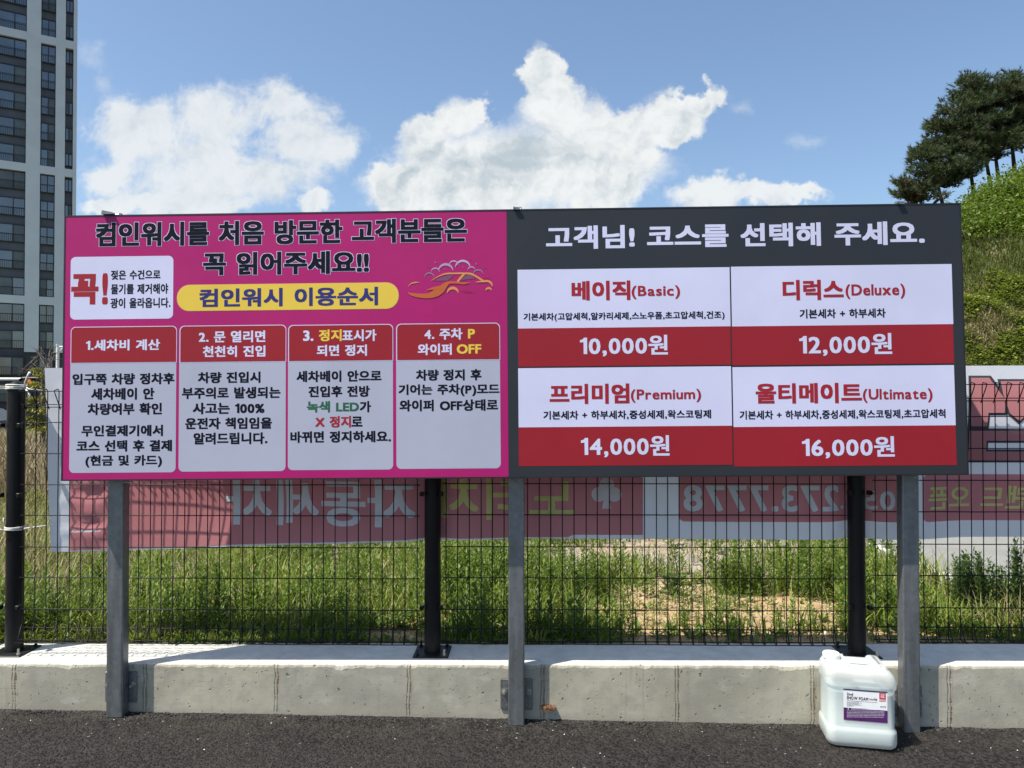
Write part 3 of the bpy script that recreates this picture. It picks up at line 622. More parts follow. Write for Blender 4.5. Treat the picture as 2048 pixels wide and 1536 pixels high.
# ---------------------------------------------------------------- jerrycan
def build_can():
    gx = on(1733, 1497, 3.13).x + 0.004; cy0 = 3.230; gz = ground_z(gx, cy0) + 0.003; ang = R(-9.0); ca, sa = math.cos(ang), math.sin(ang)
    T = lambda x, y, z: (gx + x * ca - y * sa, cy0 + x * sa + y * ca, gz + z * .965 - GS * x)
    lab = 'white translucent jerrycan with purple snow foam label, on the asphalt beside the right sign post'
    root = thing('jerrycan', (gx, cy0, gz), lab, 'jerrycan')
    hd, t, b = mat('white_plastic', (0.80, 0.82, 0.82), 0.36, 0, 0.45)
    p = t.pos(); t.put(b.inputs['Base Color'], t.mix(t.rng(t.noise(p, 9, 5, .6), .3, .75), (0.85, 0.85, 0.82), (0.79, 0.795, 0.77)))
    t.put(b.inputs['Normal'], t.bump(t.noise(p, 70, 3), .12, .002))
    out = t.n['Material Output']; tr = t.new('ShaderNodeBsdfTransparent'); tr.inputs[0].default_value = (.95, .96, .95, 1); tl = t.new('ShaderNodeBsdfTranslucent'); tl.inputs[0].default_value = (.92, .95, .95, 1)
    m1 = t.new('ShaderNodeMixShader'); m1.inputs[0].default_value = .30; t.l.new(b.outputs[0], m1.inputs[1]); t.l.new(tl.outputs[0], m1.inputs[2])
    m2 = t.new('ShaderNodeMixShader'); m2.inputs[0].default_value = .42; t.l.new(m1.outputs[0], m2.inputs[1]); t.l.new(tr.outputs[0], m2.inputs[2]); t.l.new(m2.outputs[0], out.inputs[0])
    solid = simple('white_cap', (0.80, 0.80, 0.79), .38, 0, .45, .04, 20)
    liq = simple('pale_blue_liquid', (0.50, 0.615, 0.61), .3, 0, .4, .06, 6)
    hw, hd_ = .1385, .098
    def loop(z, ins, cr=.036, tr_=0.0, n=7):
        x0, x1, y0, y1 = -hw + ins, hw - ins - tr_, -hd_ + ins, hd_ - ins; c = max(.012, cr - ins * .3); pts = []
        for ox, oy, a0 in ((x1 - c, y1 - c, 0), (x0 + c, y1 - c, 90), (x0 + c, y0 + c, 180), (x1 - c, y0 + c, 270)):
            pts += [(ox + c * math.cos(R(a0 + 90 * k / n)), oy + c * math.sin(R(a0 + 90 * k / n)), z) for k in range(n + 1)]
        return pts
    mb = MB()
    prof = [(.000, .034, 0), (.002, .022, 0), (.007, .010, 0), (.016, .003, 0), (.03, 0, 0), (.070, 0, 0), (.079, .0012, 0), (.087, .0060, 0), (.093, .0072, 0), (.245, .0072, 0), (.251, .006, 0), (.260, .0012, 0), (.268, 0, 0), (.296, .001, .003),
            (.314, .003, .009), (.326, .008, .015), (.333, .016, .020), (.3360, .026, .022), (.3370, .042, .022)]
    mb.loft([loop(z, i, .036, r) for z, i, r in prof], True, True, 0, T)
    # raised shoulders either side of the grip channel
    def block(x0, x1, y0, y1, z0, z1, c=.018):
        lp = []
        for z, k in ((z0, 0), (z0 + (z1 - z0) * .55, .002), (z0 + (z1 - z0) * .85, .007), (z1, .018)):
            pts = []
            for ox, oy, a0 in ((x1 - k - c, y1 - k - c, 0), (x0 + k + c, y1 - k - c, 90), (x0 + k + c, y0 + k + c, 180), (x1 - k - c, y0 + k + c, 270)): pts += [(ox + c * math.cos(R(a0 + 22.5 * q)), oy + c * math.sin(R(a0 + 22.5 * q)), z) for q in range(5)]
            lp.append(pts)
        mb.loft(lp, False, True, 0, T)
    block(.050, .108, -.070, .086, .322, .351); block(-.060, -.036, -.066, .084, .322, .348, .008); block(-.126, -.050, -.03, .086, .318, .343)
    mb.build('body', hd, root, True, 50)
    mb = MB()
    lv = .232; pr2 = [(.006, .020, 0), (.02, .008, 0), (.068, .005, 0), (.09, .0115, 0), (lv, .0115, 0)]
    mb.loft([loop(z, i) for z, i, r in pr2], True, True, 0, T); mb.build('liquid', liq, root, True, 50)
    mb = MB(); lp = []
    for x, dz in ((-.052, -.018), (-.044, -.004), (-.03, 0), (.03, 0), (.046, -.003), (.056, -.016)):
        lp.append([(x, -.010 + .021 * math.cos(a), .3455 + dz + .0115 * math.sin(a)) for a in np.linspace(0, 2 * math.pi, 14, False)])
    mb.loft(lp, True, True, 0, T); mb.build('handle', solid, root, True, 60)
    mb = MB(); n = 48; c0 = (-.094, .030); lp = []
    for z, r, rib in ((.330, .030, 0), (.341, .031, 0), (.342, .0345, .0), (.345, .0352, .0008), (.360, .0346, .0008), (.3635, .032, 0), (.3645, .026, 0)):
        lp.append([(c0[0] + (r + (rib if k % 2 else -rib)) * math.cos(2 * math.pi * k / n), c0[1] + (r + (rib if k % 2 else -rib)) * math.sin(2 * math.pi * k / n), z) for k in range(n)])
    mb.loft(lp, True, True, 0, T); mb.build('cap', solid, root, True, 35)
    # label on the recessed front
    yf = -hd_ + .0072
    O = Vector(T(0, yf - .0006, 0)); U = Vector(T(1, yf - .0006, 0)) - O; S = Sheet(O, U, (0, 0, 1))
    pap = simple('label_paper', (0.78, 0.79, 0.80), .5, 0, .4, .03, 20); pur = simple('purple_print', (0.085, 0.014, 0.115), .5); nav = simple('label_black', (0.014, 0.012, 0.02), .5); rd = simple('label_red', (0.55, 0.035, 0.05), .5)
    L = lambda a, c: S.uv(1600 + a / 6.4, 1280 + c / 6.4)
    def rect(mb, a0, c0_, a1, c1, w, mi=0):
        k = .0355; u0, v1 = L(a0, c0_ + 0); u1, _ = L(a1, c1); v0 = v1 - (c1 - c0_) / 6.4 * 3.13 / F
        S.poly(mb, [(u0, v0), (u1, v0), (u1, v1), (u0, v1)], w, mi)
    mb = MB(); rect(mb, 563, 622, 1125, 1020, .0002); lb = mb.build('label_sticker', pap, root)
    mb = MB(); rect(mb, 563, 622, 1125, 640, .0005); rect(mb, 563, 864, 1125, 1020, .0005); mb.build('purple_band', pur, lb)
    mb = MB()
    def tx(s_, a0, a1, c0_, c1, bo, mi): S.text(mb, s_, 1600 + a0 / 6.4, 1600 + a1 / 6.4, 1280 + c0_ / 6.4, 1280 + c1 / 6.4, .0008, bo, mi)
    tx('2nd', 605, 685, 676, 710, .02, 0); tx('SNOW FOAM', 605, 880, 727, 768, .022, 0); tx('스노우폼', 893, 992, 745, 774, .02, 0)
    rect(mb, 605, 772, 995, 775, .0008, 0); rect(mb, 1022, 676, 1105, 756, .0006, 1); tx('CO', 1040, 1088, 690, 714, .03, 2); tx('ME', 1040, 1088, 718, 740, .03, 2)
    def fine(a0, a1, c, h, mi, end):
        a = a0
        while a < a1 * end + a0 * (1 - end):
            w = random.uniform(5, 16); rect(mb, a, c, min(a + w, a1), c + h, .0008, mi); a += w + random.uniform(2.5, 6)
    for c, e_ in ((790, .8), (803, 1), (816, .75), (829, .95), (842, .45)): fine(605, 790, c, 6, 3, e_)
    fine(1022, 1108, 770, 14, 1, 1); [tx('•', a, a + 18, 842, 862, .02, 3) for a in (1032, 1058, 1085)]
    for c, e_ in ((872, .45), (888, 1), (906, 1), (926, 1), (944, 1), (962, 1), (982, .97)): fine(660 if c < 900 else 605, 1085, c, 6, 2, e_)
    S.poly(mb, [tuple(np.array(L(622, 884)) + .0026 * np.array((math.cos(a), math.sin(a)))) for a in np.linspace(0, 2 * math.pi, 16, False)], .0008, 2)
    mb.build('label_lettering', [nav, rd, simple('label_white', (0.7, 0.68, 0.74), .5), simple('label_grey', (0.25, 0.25, 0.26), .5)], lb)
build_can()

def sstep(a, b, x):
    t = max(0.0, min(1.0, (x - a) / (b - a))); return t * t * (3 - 2 * t)
# ---------------------------------------------------------------- banner behind the fence
def build_banner():
    YB = 3.513
    def by(x, z):                                     # how far the cloth hangs back from the fence
        k = 0.007 * math.sin(x * 3.1 + z * 1.3) + 0.004 * math.sin(x * 7.3 - z * 4) + 0.004 * math.sin(z * 9 + x * 1.7)
        low = max(0, min(1, (1.12 - z) / 0.42))
        curl = 0.05 * math.sin(low * math.pi) * math.exp(-((x + .95) / .5) ** 2) 
        ge = max(0, 1 - abs(x + 2.12) / .16); gather = (0.010 * math.sin(z * 46 + math.sin(x * 20)) + .006 * math.sin(z * 83 + 2)) * ge
        bp = sum(math.exp(-((x - q) / .085) ** 2) for q in POSTX[1:])
        bs = YB + max(-.003, k * .5) + 0.075 * sstep(-.75, -1.5, x) + (.055 + .03 * math.sin(z * 7 + x)) * sstep(1.72, 2.1, x)
        return bs + max(0, 3.578 - bs) * min(1, bp) + curl + gather * .8
    def cloth(name, base, amt=.06):
        m, t, b = mat(name, base, .62, 0, .25); vary(m, t, b, base, amt, 5, 0, .6)
        wv = t.new('ShaderNodeTexWave', wave_type='BANDS', bands_direction='Z'); wv.inputs['Scale'].default_value = 300; t.put(b.inputs['Normal'], t.bump(t.noise(t.pos(), 500, 2), .15, .0008))
        tl = t.new('ShaderNodeBsdfTranslucent'); tl.inputs[0].default_value = (*base, 1); mx = t.new('ShaderNodeMixShader'); mx.inputs[0].default_value = .42
        t.l.new(b.outputs[0], mx.inputs[1]); t.l.new(tl.outputs[0], mx.inputs[2]); t.l.new(mx.outputs[0], t.n['Material Output'].inputs[0]); return m
    white = cloth('banner_white', (0.74, 0.75, 0.82)); redm = cloth('banner_red', (0.68, 0.285, 0.30)); yel = cloth('banner_yellow', (0.86, 0.83, 0.36)); wl = cloth('banner_pale', (0.90, 0.93, 0.95)); rim = cloth('banner_dark', (0.075, 0.08, 0.095))
    tlx, blx = on(89, 736, YB + .078).x, on(103, 1104, YB + .078).x; zt = on(1024, 728, YB).z; zt_l = on(90, 736, YB + .078).z
    zb = lambda x: np.interp(x, [-2.2, -1.7, -0.8, 0.0, 4], [on(104, 1104, YB + .07).z, on(300, 1097, YB + .07).z, on(640, 1084, YB + .03).z, on(1024, 1077, YB).z, on(1024, 1074, YB + .03).z])
    root = thing('banner', (0.6, YB, zt), 'long cloth banner tied behind the fence, its red and white print seen mirrored', 'banner')
    S = Sheet((0, YB, 0), (1, 0, 0), (0, 0, 1))
    def sheet(x0, x1, ztop, zbot, off, name, mt, nx=None, nz=24, edge=lambda z: 0.0):
        nx = nx or max(8, int((x1 - x0) / .03)); mb = MB(); top = []
        for i in range(nx + 1):
            for j in range(nz + 1):
                fx = i / nx; x = x0 + (x1 - x0) * fx; z0 = zbot(x); z1 = ztop(x); z = z0 + (z1 - z0) * j / nz
                xx = x + edge(z) * (1 - fx) if fx < .3 else x
                mb.v.append((xx, by(xx, z) - off, z))
        for i in range(nx):
            for j in range(nz):
                a = i * (nz + 1) + j; mb.f.append((a, a + nz + 1, a + nz + 2, a + 1)); mb.m.append(0)
        return mb.build(name, mt, root, True)
    ztop = lambda x: np.interp(x, [-2.2, -1.5, 4], [zt_l, zt - .02, zt])
    sheet(tlx + .0, 4.3, ztop, zb, 0, 'cloth', white, 170, 46, lambda z: (blx - tlx) * max(0, min(1, (zt_l - z) / .9)))
    hem_l = on(140, 1040, YB + .078).x
    xr = on(1286, 1000, YB).x
    rb = sheet(hem_l, xr, lambda x: on(600, 925, YB).z, lambda x: zb(x) + .006 + .012 * (x > .2), .0015, 'red_field', redm, 110, 16)
    def conform(mb0, name, mats, off, parent):
        """subdivide flat print and lay it on the hanging cloth"""
        import bmesh
        bm = bmesh.new(); vs = [bm.verts.new(v) for v in mb0.v]
        for f, mi in zip(mb0.f, mb0.m):
            try: bm.faces.new([vs[i] for i in f]).material_index = mi
            except ValueError: pass
        for it in range(5):
            bmesh.ops.triangulate(bm, faces=bm.faces[:])
            es = [e for e in bm.edges if e.calc_length() > .026]
            if not es: break
            bmesh.ops.subdivide_edges(bm, edges=es, cuts=1)
        bmesh.ops.triangulate(bm, faces=bm.faces[:])
        for v in bm.verts:
            o_ = off - (v.co.y - YB); v.co.y = by(v.co.x, v.co.z) - o_
        bm.normal_update(); out = MB(); bm.verts.ensure_lookup_table(); bm.verts.index_update()
        out.v = [tuple(v.co) for v in bm.verts]; out.f = [tuple(v.index for v in f.verts) for f in bm.faces]; out.m = [f.material_index for f in bm.faces]; bm.free()
        return out.build(name, mats, parent, False)
    mb = MB(); S.text(mb, '자동세차', 437, 828, 960, 1056, 0, .022, 0, 0, True); conform(mb, 'slogan_lettering', [wl], .0035, root)
    mb = MB(); S.text(mb, '노터치', 879, 1147, 955, 1040, 0, .022, 0, 0, True); conform(mb, 'slogan_lettering', [yel], .0035, root); mb = MB()
    cu, cv = S.uv(1213, 985); s = .0021
    for dx, dy, r in ((0, 16, 17), (-17, -4, 16.5), (17, -4, 16.5)): S.poly(mb, [(cu + s * (dx + r * math.cos(a)), cv + s * (dy + r * math.sin(a))) for a in np.linspace(0, 2 * math.pi, 28, False)], .0004 if dx else 0.0007, 0)
    S.poly(mb, [(cu + s * q[0], cv + s * q[1]) for q in [(-10, -36), (10, -36), (4, -20), (3, 6), (-3, 6), (-4, -20)]], .0001, 0)
    conform(mb, 'club_mark', [wl], .0035, root)
    mb = MB(); S.rrect(mb, [(1356, 938), (1830, 938), (1830, 1044), (1358, 1044)], 0, .03); bx = conform(mb, 'phone_box', redm, .0015, root)
    mb = MB(); S.text(mb, '273.7778', 1367, 1682, 970, 1023, 0, .022, 0, 0, True); S.text(mb, '052.', 1686, 1790, 982, 1021, 0, .02, 0, 0, True); conform(mb, 'phone_lettering', [wl], .0035, bx)
    mb = MB(); S.rrect(mb, [(1848, 951), (2190, 950), (2190, 1046), (1850, 1047)], 0, .03); bx = conform(mb, 'opening_box', redm, .0015, root)
    mb = MB(); S.text(mb, '그랜드 오픈', 1862, 2125, 974, 1022, 0, .022, 0, 0, True); conform(mb, 'opening_lettering', [yel], .0035, bx)
    mb = MB()
    strokes = [[(1955, 753), (1996, 753), (1991, 797), (2023, 797), (2019, 828), (1986, 828), (1982, 855), (1944, 855)],            # upright with its side branch
               [(2014, 760), (2132, 760), (2132, 790), (2092, 790), (2096, 806), (2126, 838), (2108, 850), (2076, 818), (2046, 846), (2026, 828), (2020, 806), (2016, 788)]]
    bars = [(1943, 860, 2122, 884), (1940, 902, 2122, 924), (1942, 860, 1981, 924), (2098, 860, 2122, 924)]
    def swell(p_, d_):
        o_ = []; n_ = len(p_); ar = sum(p_[i][0] * p_[(i + 1) % n_][1] - p_[(i + 1) % n_][0] * p_[i][1] for i in range(n_)); sg = 1 if ar > 0 else -1
        for i in range(n_):
            a_, b_, c_ = (Vector((*p_[(i + j) % n_], 0)) for j in (-1, 0, 1)); e1 = (b_ - a_).normalized(); e2 = (c_ - b_).normalized(); n1_ = Vector((e1.y, -e1.x, 0)) * sg; n2_ = Vector((e2.y, -e2.x, 0)) * sg
            m_ = (n1_ + n2_); m_ = m_ / max(.35, m_.length_squared / 2); o_.append((b_.x + m_.x * d_, b_.y + m_.y * d_))
        return o_
    for p_ in strokes:
        for d_, w_, mi in ((2.5, 0, 0), (-2.0, .0045, 1)):
            q_ = [S.uv(*t_) for t_ in swell(p_, d_)]
            S.poly(mb, q_[::-1], w_, mi)
    for i_, (xa, ya, xb, yb_) in enumerate(bars):
        for d_, w_, mi in ((2.5, 0, 0), (-2.0, .0045, 1)):
            w_ += .0003 * i_; S.poly(mb, [S.uv(*t_) for t_ in ((xa - d_, yb_ + d_), (xb + d_, yb_ + d_), (xb + d_, ya - d_), (xa - d_, ya - d_))], w_, mi)
    conform(mb, 'large_lettering', [rim, redm], .002, root)
    # tie cords to the left post
    px0 = POSTX[0]
    def wrap(z, n, r=.0030):
        mb = MB(); pts = []
        for k in range(n * 20 + 1):
            a = 2 * math.pi * k / 20; pts.append((px0 + .0425 * math.cos(a), YF + .0425 * math.sin(a), z + .0062 * k / 20 + .002 * math.sin(a * 1.7)))
        mb.tube(pts, r, 6); return mb
    z1 = on(28, 780, YF).z; mb = wrap(z1, 4)
    mb.tube([(px0 + .04, YF + .01, z1 + .012), (px0 + .09, YB - .03, z1 + .004), on(90, 782, YB + .02)], .004); mb.tube([(px0 - .04, YF, z1 + .008), on(-30, 778, YF - .05)], .004); mb.tube([(px0 - .04, YF, z1 + .016), on(4, 773, YF - .04), on(-30, 775, YF - .05)], .003)
    tail = [on(51, 776, YF - .04), on(50, 765, YF - .05), on(55, 752, YF - .05), on(60, 745, YF - .05)]; mb.tube(tail, [.003, .0035, .004, .0075], 8)
    mb.tube([on(52, 779, YF - .04), on(60, 790, YF - .045), on(58, 798, YF - .045)], .0035)
    mb.build('tie_cord', ropem, root, True)
    z2 = on(28, 1060, YF).z; mb = wrap(z2, 3); mb.tube([(px0 + .04, YF - .01, z2 + .008), on(85, 1052, YB - .03), on(105, 1050, YB + .02)], .0028); mb.tube([(px0 - .04, YF, z2 + .01), on(8, 1048, YF - .04), on(7, 1036, YF - .045)], .003)
    mb.tube([(px0 - .042, YF - .01, z2), on(10, 1062, YF - .05), on(-10, 1056, YF - .05)], .003); mb.build('tie_cord', ropem, root, True)
build_banner()

# ---------------------------------------------------------------- ground behind the wall
ZF = ZT0 - 0.022
def sstep(a, b, x):
    t = max(0.0, min(1.0, (x - a) / (b - a))); return t * t * (3 - 2 * t)
def terrain(x, y):
    z = ZF + 0.03 * mnoise.noise((x * .5, y * .5, 1)) * sstep(3.8, 6, y) + 0.015 * mnoise.noise((x * 2, y * 2, 4)) - 0.55 * sstep(20, 30, y) - 2.2 * sstep(31, 42, y)
    a = 0.68 * (x - 5.2); b_ = 0.85 * (y - 20.3)
    h = min(a, b_, 13.0 + .5 * mnoise.noise((x * .2, y * .2, 0)))
    if h > -2:
        h += 0.75 * mnoise.noise((x * .35, y * .35, 2)) + .40 * mnoise.noise((x, y, 5))
        h = h if h > 1.2 else (1.2 * sstep(-2, 1.2, h) ** 2)
        z += max(0, h)
    return z
def lane(x, y): return x > on(1836, 1100, 5.4).x and 4.92 < y < 9.5
def build_ground():
    m, t, b = mat('soil', (0.3, 0.22, 0.13), .95, 0, .2); p = t.pos(); X, Y, Z = t.xyz(p)[0:3]
    n1 = t.noise(p, 1.6, 6, .6); n2 = t.noise(p, 9, 6, .65); n3 = t.noise(p, 90, 4, .6)
    c = t.mix(t.rng(n2, .3, .7), (0.30, 0.200, 0.095), (0.47, 0.335, 0.185)); grey = t.mix(t.rng(n2, .35, .7), (0.22, 0.185, 0.15), (0.36, 0.32, 0.27))
    c = t.mix(t.m('MULTIPLY', t.rng(Y, 4.5, 5.3), t.rng(n1, .38, .55, .55, 1)), c, grey)
    peb = t.m('GREATER_THAN', t.xyz(t.vor(p, 60, out='Color'))[0], .84); c = t.mix(t.m('MULTIPLY', peb, .55), c, t.mix(t.xyz(t.vor(p, 60, out='Color'))[1], (0.20, 0.14, 0.08), (0.62, 0.55, 0.45)))
    wild = t.mix(t.rng(n1, .35, .65), (0.075, 0.085, 0.030), (0.19, 0.155, 0.085)); c = t.mix(t.rng(Y, 6, 8.5), c, wild)
    c = t.mix(t.m('MULTIPLY', t.rng(X, -1.6, -2.4), .7), c, t.mix(n2, (0.10, 0.075, 0.04), (0.2, 0.16, 0.09)))
    far = t.rng(Y, 30, 60); c = t.mix(far, c, (0.10, 0.11, 0.07))
    t.put(b.inputs['Base Color'], c); t.put(b.inputs['Normal'], t.bump(t.m('ADD', t.m('MULTIPLY', n3, .5), n2), .9, .02))
    ys = np.concatenate([[YW + .27, YW + .283], np.arange(3.68, 7, .06), np.arange(7, 20, .45), np.arange(20, 42, .5), np.geomspace(42, 900, 26)])
    xs = np.concatenate([-np.geomspace(8, 700, 24)[::-1], np.arange(-7.8, 7.8, .12), np.arange(7.8, 46, .55), np.geomspace(46, 700, 18)])
    mb = MB(); nx = len(xs)
    for y in ys:
        for x in xs:
            z = terrain(x, y)
            if lane(x, y): z = min(z, ZF - .03)
            mb.v.append((x, y, z if y > 3.66 else ZF - .02))
    for j in range(len(ys) - 1):
        for i in range(nx - 1): mb.f.append((j * nx + i, j * nx + i + 1, (j + 1) * nx + i + 1, (j + 1) * nx + i)); mb.m.append(0)
    tag(mb.build('ground', m, smooth=True), kind='structure')
    # pale paved lane at the right
    pm, t, b = mat('pale_paving', (0.2, 0.2, 0.19), .9, 0, .3); p = t.pos(); X = t.xyz(p)[0]
    c = t.mix(t.rng(t.noise(p, 120, 3, .7), .3, .7), (0.155, 0.155, 0.142), (0.285, 0.282, 0.262)); c = t.mix(t.m('MULTIPLY', t.rng(t.noise(p, 3, 5), .4, .7), .35), c, (0.15, 0.15, 0.14))
    t.put(b.inputs['Base Color'], c); t.put(b.inputs['Normal'], t.bump(t.noise(p, 150, 3), .5, .004))
    x0 = on(1836, 1100, 5.4).x; mb = MB(); mb.box((x0 + .02, 4.94, ZF - .2), (13, 9.4, ZF + .012)); tag(mb.build('path', pm), kind='structure')
    wm = simple('kerb_concrete', (0.58, 0.57, 0.53), .85, 0, .3, .15, 12, .004); mb = MB(); mb.bbox((x0 - .06, 4.90, ZF - .15), (x0 + .018, 9.4, ZF + .045), .006); mb.bbox((x0 + .018, 4.875, ZF - .15), (13, 4.938, ZF + .028), .006)
    tag(mb.build('kerb', wm), kind='structure')
build_ground()

# ---------------------------------------------------------------- vegetation
def leafmat(name, ramp, transl=.3, rough=.55):
    m, t, b = mat(name, ramp[0], rough, 0, .35); r = t.rnd(); n = t.noise(t.pos(), 1.4, 3); k = t.m('ADD', t.m('MULTIPLY', r, .7), t.m('MULTIPLY', t.rng(n, .3, .7), .3))
    cr = t.new('ShaderNodeValToRGB'); e = cr.color_ramp.elements
    for i, c in enumerate(ramp):
        el = e[i] if i < 2 else e.new(i / (len(ramp) - 1)); el.position = i / (len(ramp) - 1); el.color = (*c, 1)
    t.put(cr.inputs[0], k); t.put(b.inputs['Base Color'], cr.outputs[0])
    tl = t.new('ShaderNodeBsdfTranslucent'); t.put(tl.inputs[0], t.mix(.45, cr.outputs[0], (0.30, 0.40, 0.04), 'MIX')); mx = t.new('ShaderNodeMixShader'); mx.inputs[0].default_value = transl
    t.l.new(b.outputs[0], mx.inputs[1]); t.l.new(tl.outputs[0], mx.inputs[2]); t.l.new(mx.outputs[0], t.n['Material Output'].inputs[0]); return m
G_GRASS = leafmat('grass_blade', [(0.036, 0.064, 0.010), (0.100, 0.155, 0.016), (0.185, 0.245, 0.026), (0.29, 0.305, 0.065)])
G_WEED = leafmat('weed_leaf', [(0.030, 0.062, 0.009), (0.085, 0.142, 0.014), (0.165, 0.235, 0.025)])
G_DARK = leafmat('dark_weed_leaf', [(0.018, 0.042, 0.012), (0.035, 0.072, 0.018), (0.06, 0.105, 0.025)], .2)
G_BROAD = leafmat('broad_leaf', [(0.05, 0.09, 0.016), (0.115, 0.17, 0.025), (0.19, 0.24, 0.045)])
G_DRY = leafmat('dry_stem', [(0.11, 0.078, 0.04), (0.24, 0.185, 0.10), (0.42, 0.35, 0.21)], .15)
G_SHRUB = leafmat('shrub_leaf', [(0.022, 0.048, 0.008), (0.062, 0.115, 0.012), (0.12, 0.180, 0.018), (0.18, 0.235, 0.035)])
G_PINE = leafmat('pine_needle', [(0.018, 0.034, 0.015), (0.038, 0.062, 0.022), (0.075, 0.098, 0.032)], .08, .7)
G_PBROWN = leafmat('pine_needle_dry', [(0.035, 0.038, 0.018), (0.075, 0.058, 0.028), (0.12, 0.085, 0.04)], .08, .7)
G_CONIF = leafmat('golden_conifer', [(0.07, 0.075, 0.012), (0.17, 0.165, 0.022), (0.30, 0.27, 0.05)], .15)
BARK = simple('pine_bark', (0.055, 0.042, 0.033), .95, 0, .2, .4, 3, .02)
TWIG = simple('grey_twig', (0.13, 0.115, 0.10), .9, 0, .2, .3, 20)

def blade(mb, x, y, z, h, w, lean, az, curl=1.0, mi=0, seg=3):
    dx, dy = math.cos(az), math.sin(az); px, py = -dy, dx; o = len(mb.v)
    for i in range(seg):
        f = i / seg; b_ = lean * f ** (1 + curl) * h; ww = w * (1 - f * .75) * .5
        mb.v.append((x + dx * b_ - px * ww, y + dy * b_ - py * ww, z + h * f * (1 - .25 * lean * f))); mb.v.append((x + dx * b_ + px * ww, y + dy * b_ + py * ww, z + h * f * (1 - .25 * lean * f)))
    mb.v.append((x + dx * lean * h, y + dy * lean * h, z + h * (1 - .3 * lean)))
    for i in range(seg - 1): mb.f.append((o + 2 * i, o + 2 * i + 1, o + 2 * i + 3, o + 2 * i + 2)); mb.m.append(mi)
    mb.f.append((o + 2 * seg - 2, o + 2 * seg - 1, o + 2 * seg)); mb.m.append(mi)
def leaf(mb, p, d, L, w, up=(0, 0, 1), mi=0):
    d = Vector(d).normalized(); s = d.cross(Vector(up)); s = s.normalized() if s.length > 1e-4 else Vector((1, 0, 0)); p = Vector(p); o = len(mb.v); dr = Vector((0, 0, -.12 * L))
    mb.v += [tuple(p), tuple(p + d * L * .45 + s * w / 2), tuple(p + d * L + dr), tuple(p + d * L * .45 - s * w / 2)]; mb.f += [(o, o + 1, o + 2, o + 3)]; mb.m += [mi]
def stalk(mb, x, y, z, h, mi=0, n=None, L=.05, sw=.0022, lean=.12):
    wr = random.choice((.15, .18, .26, .36))
    az = random.uniform(0, 6.28); le = random.uniform(0, lean); n = n or int(h / .0125); pts = []
    for i in range(4): f = i / 3; pts.append((x + math.cos(az) * le * h * f * f, y + math.sin(az) * le * h * f * f, z + h * f))
    mb.tube(pts, [sw, sw * .8, sw * .6, sw * .3], 3, mi, False)
    for k in range(n):
        f = .08 + .92 * k / n; a = k * 2.4 + random.uniform(-.4, .4); up = .55 + 1.0 * f + random.uniform(-.2, .2)
        p = (x + math.cos(az) * le * h * f * f, y + math.sin(az) * le * h * f * f, z + h * f)
        leaf(mb, p, (math.cos(a), math.sin(a), up), L * (1.15 - .65 * f) * random.uniform(.7, 1.2), L * wr, mi=mi)
def bare(x, y):
    """how open the soil is (sandy patch in the middle right), 0..1"""
    e = 1 - ((x - 1.05) / .95) ** 2 - ((y - 4.35) / .75) ** 2
    e2 = 1 - ((x - 1.6) / 1.5) ** 2 - ((y - 3.75) / .22) ** 2
    e3 = 1 - ((x - .9) / 1.2) ** 2 - ((y - 5.6) / .8) ** 2
    e4 = 1 - ((x + .62) / .30) ** 2 - ((y - 3.8) / .16) ** 2
    return max(0, min(1, max(e, e2, e3 * .8, e4) * 1.6 + 1.15 * mnoise.noise((x * 1.7, y * 1.9, 8)) - .05))
